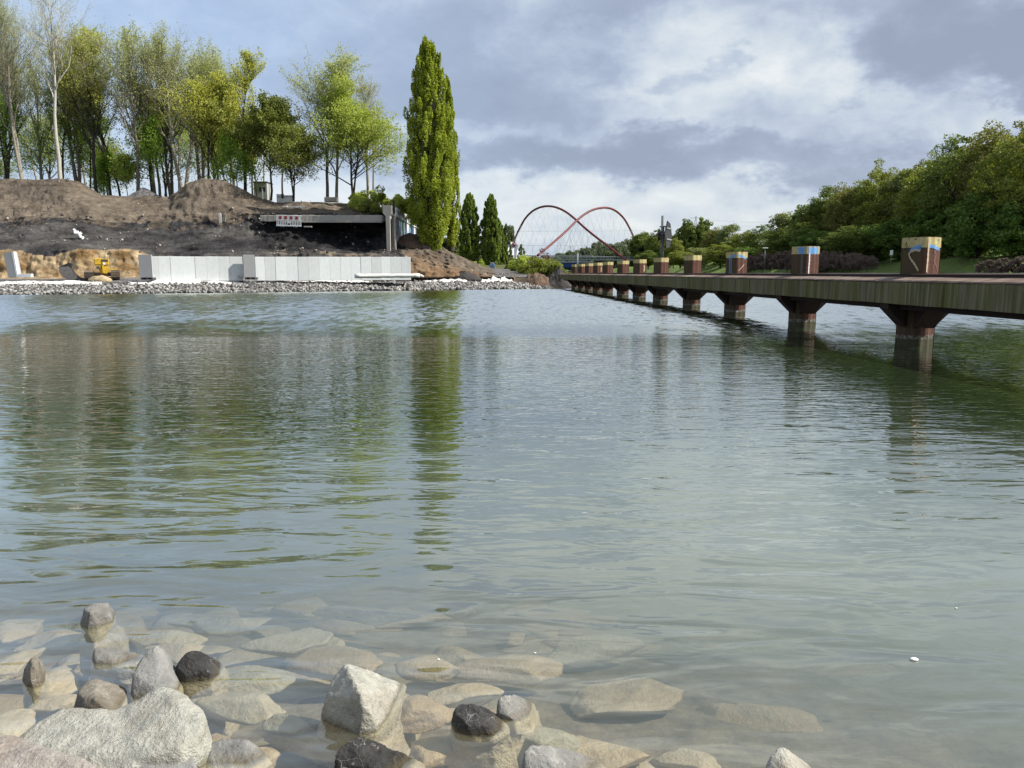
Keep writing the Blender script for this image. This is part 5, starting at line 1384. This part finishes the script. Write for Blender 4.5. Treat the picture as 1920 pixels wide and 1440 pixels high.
def stroke(name, parent, side, pts, w, mat, off=.008, z0=2.925):
    """paint stroke along (u, z-below-top) points"""
    bm = bmesh.new(); prev = None; dense = []
    for a, b in zip(pts, pts[1:]):
        for k in range(6): dense.append((a[0] + (b[0] - a[0]) * k / 6, a[1] + (b[1] - a[1]) * k / 6))
    dense.append(pts[-1])
    for i, (u, z) in enumerate(dense):
        i0 = max(i - 1, 0); i1 = min(i + 1, len(dense) - 1)
        du = (dense[i1][0] - dense[i0][0]) * .75; dz = dense[i1][1] - dense[i0][1]; L = math.hypot(du, dz) or 1
        ww = w * (.5 + .12 * math.sin(i * 1.7 + z * 9))
        nu, nz = -dz / L * ww / .75, du / L * ww
        a = bm.verts.new(face_pt(side, min(max(u + nu, 0), 1), z0 - z - nz, off)); b = bm.verts.new(face_pt(side, min(max(u - nu, 0), 1), z0 - z + nz, off))
        if prev: bm.faces.new([prev[0], a, b, prev[1]])
        prev = (a, b)
    o = bm_obj(name, bm, mat, parent); m = o.modifiers.new('t', 'SOLIDIFY'); m.thickness = .002; return o
def piles():
    for i in range(12):
        t, p, Y = make_pile(i)
        if i == 0:
            stroke('blue_arc', t, -1, [(.62, .36), (.45, .29), (.25, .245), (.0, .23)], .075, BLUE_P)
            stroke('blue_arc', t, 1, [(0, .23), (.3, .235), (.6, .27), (.95, .31)], .085, BLUE_P)
            stroke('blue_arc', t, -1, [(.42, .31), (.25, .32), (.05, .31)], .05, BLUE_P, .010)
            stroke('scrawl', t, -1, [(.08, .36), (.3, .33), (.55, .37), (.68, .43), (.6, .52), (.35, .68), (.1, .88)], .055, PALE_P, .012)
            stroke('scrawl', t, 1, [(.06, .05), (.06, .3), (.07, .55), (.05, .92)], .09, PALE_P, .012)
            stroke('scribble', t, -1, [(.92, .2), (.86, .12), (.82, .2), (.9, .3), (.8, .32)], .015, RUST_DARK, .012)
            stroke('pale_scrawl', t, 1, [(.45, .36), (.7, .45), (.5, .62), (.8, .75), (.9, .9)], .03, simple('faded_scrawl', (.24, .13, .10), .8), .010)
        if i == 1:
            stroke('blue_patch', t, -1, [(.5, .13), (.25, .14), (.0, .15)], .22, BLUE_P)
            stroke('blue_patch', t, 1, [(0, .15), (.3, .14), (.7, .15), (.9, .12)], .24, BLUE_P)
            stroke('white_drip', t, 1, [(.10, .26), (.12, .5), (.09, .75), (.1, .98)], .08, WHITE_P, .01)
            stroke('grey_patch', t, -1, [(.18, .30), (.18, .97)], .15, simple('grey_smear', (.11, .11, .10), .85), .009)
        if i == 2:
            stroke('blue_character', t, -1, [(.5, .3), (.5, .6), (.48, .97)], .2, BLUE_P)
            stroke('blue_character', t, -1, [(.7, .33), (.4, .2), (.0, .17)], .09, BLUE_P, .010)
            stroke('blue_character', t, 1, [(.0, .17), (.4, .2), (.9, .3)], .09, BLUE_P)
            stroke('scrawl', t, 1, [(.1, .85), (.4, .7), (.7, .55)], .04, PALE_P, .01)
        if i in (5, 8): stroke('white_smear', t, 1, [(.7, .4), (.75, .6), (.7, .85)], .12, PALE_P)
        if i == 4:
            # sign post standing on the bollard: two dark panels seen almost edge-on
            o_ = p + Vector((.05, 0, 2.94)); s = empty('shipping_sign', o_, 'grey post with dark sign boards seen edge-on, standing on the fifth bollard', 'sign'); k = Y / F
            hh = (488 - 412) * k
            tube_obj('post', [(-.02, 0, 0), (-.02, 0, hh)], .105, STEEL, s, 10)
            for (x0, z0_, z1_, rz) in ((.30, 17, 66, 66), (-.25, 30, 52, 72)):
                M = Matrix.Translation((x0, -.15, 0)) @ Matrix.Rotation(R(rz), 4, 'Z')
                bm = bmesh.new(); w = 1.0 if x0 > 0 else .6
                add_prism(bm, [(-w * .55, z0_ * k), (w * .5, (z0_ + 2) * k), (w, ((z0_ + z1_) / 2) * k), (w * .5, (z1_ - 4) * k), (-w * .3, z1_ * k), (-w, ((z0_ + z1_) / 2) * k)], -.03, .03, M); pn = bm_obj('sign_board', bm, DARKMETAL, s)
                for zz in (.3, .7): box_obj('stiffener', (-w * .7, w * .7, -.09, -.032, (z0_ + (z1_ - z0_) * zz) * k, (z0_ + (z1_ - z0_) * zz) * k + .08), STEEL, s, 0, M)
            for zz in (28, 40, 55): box_obj('clamp', (-.2, .34, -.13, .13, zz * k, zz * k + .08), STEEL, s, .01)
        if i == 11:
            q = at(1082.5, 500, Y - 1); o = tube_obj('marker_post', [(0, 0, -.6), (0, 0, 24 * Y / F)], .1, STEEL, None, 8); o.location = q; tag(o, 'thin grey post standing at the far end of the jetty', 'post')
piles()

# ================================================================== FOREGROUND STONES
def rock(label, pw, pts, mat, seed, group='stones rising out of the shallow water', skirt=.32, voxel=.011, amp=.011, name='stone', spread=1.18, cat='stone', sharp=True, freq=7, ds=1.0):
    """pts (px, py, dy): corners seen in the photo, at distance dy behind the stone's waterline contact pw=(px,py)"""
    c0 = onz(*pw); hulls = pts if isinstance(pts[0][0], (tuple, list)) else [pts]
    bm = bmesh.new()
    allp = [at(a, b, c0.y + dy * ds) for h in hulls for (a, b, dy) in h]
    cen = sum(allp, Vector()) / len(allp)
    for h in hulls:
        P = [at(a, b, c0.y + dy * ds) for (a, b, dy) in h]
        cc = sum(P, Vector()) / len(P)
        Q = []
        for p in P:
            p = Vector(p); p.z = max(p.z, -.02); Q.append(p)
            b = cc + (p - cc) * spread; Q.append(Vector((b.x, b.y, -.03))); b2 = cc + (p - cc) * (spread * 1.45); Q.append(Vector((b2.x, b2.y + .05, -skirt)))
        vs = [bm.verts.new(q - cen) for q in Q]
        r = bmesh.ops.convex_hull(bm, input=vs)
        junk = list({v for v in r['geom_interior'] if isinstance(v, bmesh.types.BMVert)} | {v for v in r['geom_unused'] if isinstance(v, bmesh.types.BMVert)})
        if junk: bmesh.ops.delete(bm, geom=junk, context='VERTS')
    o = bm_obj(name, bm, mat, None); o.location = cen
    rm = o.modifiers.new('r', 'REMESH'); rm.mode = 'VOXEL'; rm.voxel_size = voxel
    dg = bpy.context.evaluated_depsgraph_get(); me = bpy.data.meshes.new_from_object(o.evaluated_get(dg)); o.modifiers.clear()
    bm = bmesh.new(); bm.from_mesh(me)
    bmesh.ops.smooth_vert(bm, verts=bm.verts, factor=.2, use_axis_x=True, use_axis_y=True, use_axis_z=True)
    rr = random.Random(seed * 7 + 1)
    for _ in range(0 if seed in (7, 8) else 16):
        nn = Vector((rr.gauss(0, 1), rr.gauss(0, 1), rr.gauss(0, .8))).normalized()
        up_ = [v for v in bm.verts if v.co.z > -cen.z - .06]
        hmax = max(v.co.dot(nn) for v in up_); hmin = min(v.co.dot(nn) for v in up_)
        lim = hmax - (hmax - hmin) * rr.uniform(.04, .10)
        if nn.z > .35: continue
        for v in bm.verts:
            k = v.co.dot(nn) - lim
            if k > 0 and v.co.z > -cen.z - .1: v.co -= nn * k * .92
    for v in bm.verts: v.co *= 1.035
    bm.normal_update()
    for v in bm.verts:
        p = v.co + Vector((seed * 3.1, 0, 0))
        ridg = 1 - abs(noise.noise(p * freq * .8)) * 2
        step = noise.cell(p * freq * .9) if False else 0
        d = noise.fractal(p * freq * 1.6, .8, 2.2, 6) * amp * .5 + (ridg - .5) * amp * .25 + noise.noise(p * 3) * amp * .4
        v.co += v.normal * d
    bm.to_mesh(me); bm.free()
    old = o.data; o.data = me; bpy.data.meshes.remove(old)
    if not me.materials: me.materials.append(mat)
    for p in me.polygons: p.use_smooth = True
    return tag(o, label, cat, group)
# (label, waterline contact, corners, material)
rock('small grey stone furthest out, alone on the left', (180, 1174), [(153, 1141, .05), (163, 1172, 0), (176, 1131, .10), (205, 1128, .16), (216, 1140, .16), (212, 1158, .06), (178, 1173, -.01), (172, 1150, -.03)], ST_GREY, 1, voxel=.008)
rock('small two toned stone at the far left, in front of the pale slabs', (60, 1280), [(42, 1255, .03), (58, 1232, .06), (74, 1231, .12), (82, 1250, .1), (80, 1266, .02), (60, 1280, -.01), (45, 1268, 0), (61, 1250, -.05)], ST_BROWN, 2, voxel=.007)
rock('low flat grey wedge just above the water behind the upright grey stone', (200, 1243), [(176, 1214, .1), (184, 1211, .14), (180, 1240, 0), (262, 1224, .22), (268, 1238, .10), (225, 1248, -.02), (190, 1212, .15)], ST_GREY, 3, ds=0.45, skirt=.2, voxel=.008)
rock('upright grey stone with a pale right edge behind the large white one', (285, 1300), [(250, 1262, .02), (252, 1296, 0), (270, 1228, .10), (292, 1210, .14), (304, 1214, .18), (322, 1245, .2), (338, 1272, .14), (332, 1300, .04), (258, 1305, -.03), (300, 1300, -.04)], ST_GREY, 4, voxel=.009)
rock('black fronted stone with pinkish top, right of the upright grey one', (362, 1277), [(331, 1247, .02), (350, 1224, .12), (370, 1219, .18), (385, 1226, .22), (420, 1247, .24), (410, 1262, .1), (398, 1264, .02), (362, 1277, -.02), (352, 1273, -.02), (353, 1228, .06), (390, 1258, .02)], ST_DARK, 5, ds=0.75, voxel=.008)
rock('speckled brown angular stone leaning on the large white one', (185, 1335), [(141, 1308, .02), (142, 1326, -.01), (158, 1282, .12), (165, 1274, .15), (184, 1272, .16), (192, 1277, .17), (245, 1308, .20), (230, 1325, .06), (198, 1336, -.02), (178, 1308, -.02)], ST_BROWN, 6, voxel=.009)
rock('very large white slab stone in the lower left corner', (250, 1452), [
    [(300, 1286, .62), (318, 1288, .62), (348, 1303, .55), (378, 1335, .38), (378, 1358, .22), (362, 1385, .10), (335, 1400, .02), (262, 1330, .45), (270, 1420, -.02), (200, 1425, .0), (330, 1320, .35)],
    [(290, 1292, .6), (215, 1331, .54), (330, 1330, .4), (300, 1400, .05), (200, 1425, 0), (240, 1345, .4)],
    [(122, 1326, .55), (148, 1327, .56), (175, 1333, .55), (240, 1335, .52), (100, 1340, .5), (62, 1364, .42), (36, 1384, .3), (45, 1415, .1), (180, 1450, -.05), (250, 1440, -.05), (300, 1400, .05), (240, 1348, .38), (130, 1358, .38), (60, 1368, .38)]],
    ST_PALE, 7, ds=0.6, voxel=.012, amp=.014, skirt=.25, spread=1.02)
rock('pinkish white stone cut off by the lower left corner', (80, 1500), [(-60, 1370, .55), (0, 1378, .5), (40, 1385, .46), (92, 1402, .38), (150, 1420, .25), (175, 1435, .18), (168, 1500, -.05), (-60, 1500, -.05), (30, 1415, .25), (-60, 1410, .25), (90, 1412, .26)], ST_PINK, 8, ds=0.55, voxel=.012, amp=.014, spread=1.02)
rock('pale rounded stone tucked under the right end of the large white one', (320, 1475), [(245, 1452, .02), (265, 1432, .12), (300, 1410, .22), (335, 1406, .25), (360, 1415, .22), (371, 1435, .12), (360, 1475, -.02), (250, 1475, -.02)], ST_GREY, 9, ds=0.5, voxel=.01, spread=1.02)
rock('tall peaked pale stone with a shaded left face in the middle of the shallows', (685, 1347), [(611, 1290, .05), (613, 1308, .0), (630, 1268, .10), (646, 1246, .13), (656, 1243, .15), (676, 1252, .18), (690, 1254, .2), (722, 1276, .26), (752, 1299, .30), (735, 1318, .12), (712, 1340, .02), (702, 1348, -.02), (655, 1338, -.02), (654, 1256, .04), (676, 1300, -.10), (698, 1346, -.10)], ST_PALE, 10, voxel=.009, spread=1.12)
rock('black jagged wet stone with sharp top right of the middle', (895, 1372), [(852, 1332, .06), (853, 1350, .0), (864, 1322, .1), (885, 1318, .13), (905, 1324, .12), (928, 1345, .14), (950, 1372, .12), (953, 1378, .04), (925, 1382, -.02), (880, 1366, -.02), (888, 1325, .06), (912, 1362, -.02)], ST_DARK, 11, voxel=.008, spread=1.05)
rock('small grey rippled stone right behind the black jagged one', (962, 1350), [(935, 1308, .06), (936, 1345, 0), (948, 1302, .08), (965, 1301, .12), (985, 1318, .16), (1004, 1330, .16), (998, 1345, .04), (960, 1358, -.02)], ST_GREY, 12, voxel=.008, spread=1.1)
rock('broken dark and white stone at the bottom edge, left of the middle', (680, 1450), [(622, 1412, .04), (628, 1430, 0), (640, 1398, .1), (656, 1383, .16), (680, 1381, .2), (700, 1392, .22), (740, 1412, .24), (790, 1440, .2), (770, 1460, .02), (640, 1455, -.02), (690, 1440, -.03)], ST_DARK, 13, ds=0.5, voxel=.01, amp=.022, spread=1.08)
rock('low grey stone with dark front at the bottom edge, right of the middle', (1040, 1462), [(983, 1420, .04), (986, 1440, 0), (992, 1396, .12), (1010, 1394, .16), (1060, 1400, .24), (1110, 1418, .26), (1135, 1440, .2), (1100, 1465, .02), (1000, 1460, -.02)], ST_GREY, 14, ds=0.5, voxel=.01, spread=1.08)
rock('small pale pointed stone at the bottom edge on the right', (1475, 1470), [(1432, 1450, .02), (1446, 1412, .1), (1460, 1401, .13), (1476, 1402, .14), (1500, 1418, .16), (1520, 1440, .14), (1520, 1465, .0), (1440, 1468, -.02), (1470, 1430, .02)], ST_PALE, 15, ds=0.7, voxel=.01, spread=1.08)
rock('flat grey stone barely breaking the surface at the bottom left', (440, 1432), [(385, 1408, .12), (400, 1388, .22), (425, 1382, .26), (460, 1384, .26), (490, 1402, .24), (500, 1430, .1), (470, 1440, -.02), (400, 1436, -.02)], ST_GREY, 16, ds=0.4, voxel=.01, spread=1.25)
# stones under water
def sunk(px, py, wpx, hpx, depth, seed, label, group, rot=0.0, mat=None):
    c = onz(px, py, -depth); s = c.length / F * 1.02; rgx = random.Random(seed)
    bm = bmesh.new(); bmesh.ops.create_icosphere(bm, subdivisions=4, radius=1)
    wx = wpx / 2 * (c.y / F) ; wy = hpx / 2 * (c.y / F) * (c.y / (CAMH + depth)) ; wz = min(wx, wy) * .35 + .03
    ax = [Vector((rgx.gauss(0, 1), rgx.gauss(0, 1), rgx.gauss(0, .7))).normalized() for _ in range(8)]; dd = [rgx.uniform(.45, .8) for _ in range(9)]
    for v in bm.verts:
        p = v.co.copy()
        for a_, d_ in zip(ax, dd):
            k = p.dot(a_) - d_
            if k > 0: p -= a_ * k
        p *= 1 + .10 * noise.fractal(p * 2.0 + Vector((seed, 0, 0)), 1, 2, 4)
        v.co = Matrix.Rotation(rot, 3, 'Z') @ Vector((p.x * wx * 1.15, p.y * wy * 1.15, p.z * wz))
    o = bm_obj('submerged_stone', bm, mat or ST_SILT, None, True); o.location = (c.x, c.y, -depth - wz * .75)
    return tag(o, label, 'stone', group)
G2 = 'pale stones lying under the clear shallow water'
SUNK = [(465, 1305, 215, 50, .05, 'long pale slab under water right of the black fronted stone'), (455, 1262, 180, 45, .07, 'sunken tail of rock stretching right from the black fronted stone'),
 (560, 1345, 130, 45, .05, 'small whitish triangular slab under water left of the peaked stone'), (640, 1225, 230, 50, .16, 'wide dim slab under water behind the peaked stone'), (560, 1190, 200, 45, .22, 'dim long slab further out behind the peaked stone'),
 (780, 1320, 130, 55, .06, 'pale sunken foot of the peaked stone on its right'), (330, 1213, 130, 36, .12, 'sunken slab right behind the low flat wedge'), (30, 1170, 100, 75, .14, 'large pale slab under water at the left edge, level with the furthest stone'),
 (110, 1190, 150, 34, .14, 'flat sunken slab below the furthest small stone'), (300, 1190, 160, 34, .16, 'flat brownish slab under water right of the furthest small stone'), (95, 1275, 85, 90, .08, 'sunken block joined to the small two toned stone'),
 (20, 1240, 80, 80, .10, 'sunken slab at the left edge beside the small two toned stone'), (15, 1345, 100, 60, .08, 'brownish slab under water left of the large white stone'), (110, 1315, 110, 40, .08, 'reddish sunken slab left of the speckled brown stone'),
 (450, 1425, 190, 80, .07, 'sunken skirt around the flat grey stone at the bottom left'), (600, 1380, 250, 40, .10, 'long sandy slab under water below the peaked stone'), (820, 1400, 160, 60, .10, 'yellowish slab under water left of the black jagged stone'),
 (1010, 1375, 150, 50, .08, 'sunken slab right of the small grey rippled stone'), (1130, 1400, 190, 80, .10, 'reddish slab under water behind the low grey stone'), (1300, 1420, 150, 50, .12, 'sunken slab left of the small pale pointed stone'),
 (1180, 1290, 260, 60, .20, 'wide pale slab dimly seen in the middle right shallows'), (960, 1245, 220, 50, .22, 'pale bright slab dimly seen beyond the rippled stone'), (800, 1240, 160, 40, .20, 'dim slab beyond the peak of the pale stone'),
 (1420, 1330, 240, 60, .22, 'dim slab beyond the small pale pointed stone'), (1660, 1360, 240, 60, .24, 'dim greenish slab under water at the lower right'), (1560, 1250, 260, 45, .34, 'dim slab far out at the right'),
 (1380, 1190, 260, 36, .34, 'dim brown patch of stone far out right of the middle'), (1110, 1200, 220, 36, .32, 'dim stone far out in the middle'), (430, 1160, 190, 30, .26, 'dim stone far out left of the middle'), (690, 1140, 200, 28, .32, 'dim stone furthest out in the middle left'),
 (200, 1265, 90, 50, .16, 'narrow dim slab left of the upright grey stone'), (385, 1385, 90, 50, .05, 'amber wet stone at the right tip of the large white one'), (870, 1290, 140, 30, .14, 'pale streak of stone just behind the black jagged one'), (1760, 1300, 180, 40, .3, 'dim slab under water by the right edge')]
for i, (px, py, w, h, d, lab) in enumerate(SUNK): sunk(px, py, w, h, d + max(0, px - 900) * .00018, 100 + i, lab, G2, rot=((i * 37) % 50 - 25) * .012)
rs = random.Random(77)
for i in range(210):
    x = rs.uniform(-3.2, 3.6); y = rs.uniform(2.6, 6.2); d = max(.10, .16 + (y - 2.7) * .17 + rs.uniform(-.02, .1)) + .10 * max(0, x - .3)
    px = 960 + x / y * F * .98
    c = Vector((x, y, -d)); wpx = rs.uniform(.22, .6) / y * F; 
    s = .07 + .2 * rs.random() ** 1.6
    bm = bmesh.new(); bmesh.ops.create_icosphere(bm, subdivisions=3, radius=1)
    ax = [Vector((rs.gauss(0, 1), rs.gauss(0, 1), rs.gauss(0, .7))).normalized() for _ in range(7)]; dd = [rs.uniform(.4, .8) for _ in range(8)]
    sx, sy, sz = s * rs.uniform(1, 2.1), s * rs.uniform(.7, 1.2), s * .28; ro = Matrix.Rotation(rs.uniform(-.6, .6), 3, 'Z')
    for v in bm.verts:
        p = v.co.copy()
        for a_, d_ in zip(ax, dd):
            k = p.dot(a_) - d_
            if k > 0: p -= a_ * k
        v.co = ro @ Vector((p.x * sx, p.y * sy, p.z * sz))
    o = bm_obj('submerged_stone', bm, ST_SILT, None, True); o.location = (x, y, -d - sz * .4)
    tag(o, 'blurred pale stone on the bed of the murky shallows', 'stone', 'blurred stones on the murky bed')
# tiny floating bits
for k, (px, py) in enumerate([(1714, 1236), (1003, 1224), (1793, 1140), (822, 1236)]):
    c = onz(px, py, .004); s = (.010 if k == 0 else .005) * (1.6 if k == 0 else 1)
    bm = bmesh.new(); bmesh.ops.create_icosphere(bm, subdivisions=2, radius=s)
    for v in bm.verts: v.co.z *= .5; v.co.x *= 1.4
    o = bm_obj('floating_petal', bm, WHITE_PL, None, True); o.location = c
    tag(o, ['white speck floating on the water at the lower right', 'tiny speck floating beyond the rippled grey stone', 'tiny speck floating at the right edge', 'tiny speck floating beyond the peaked stone'][k], 'petal', 'white specks floating on the water')
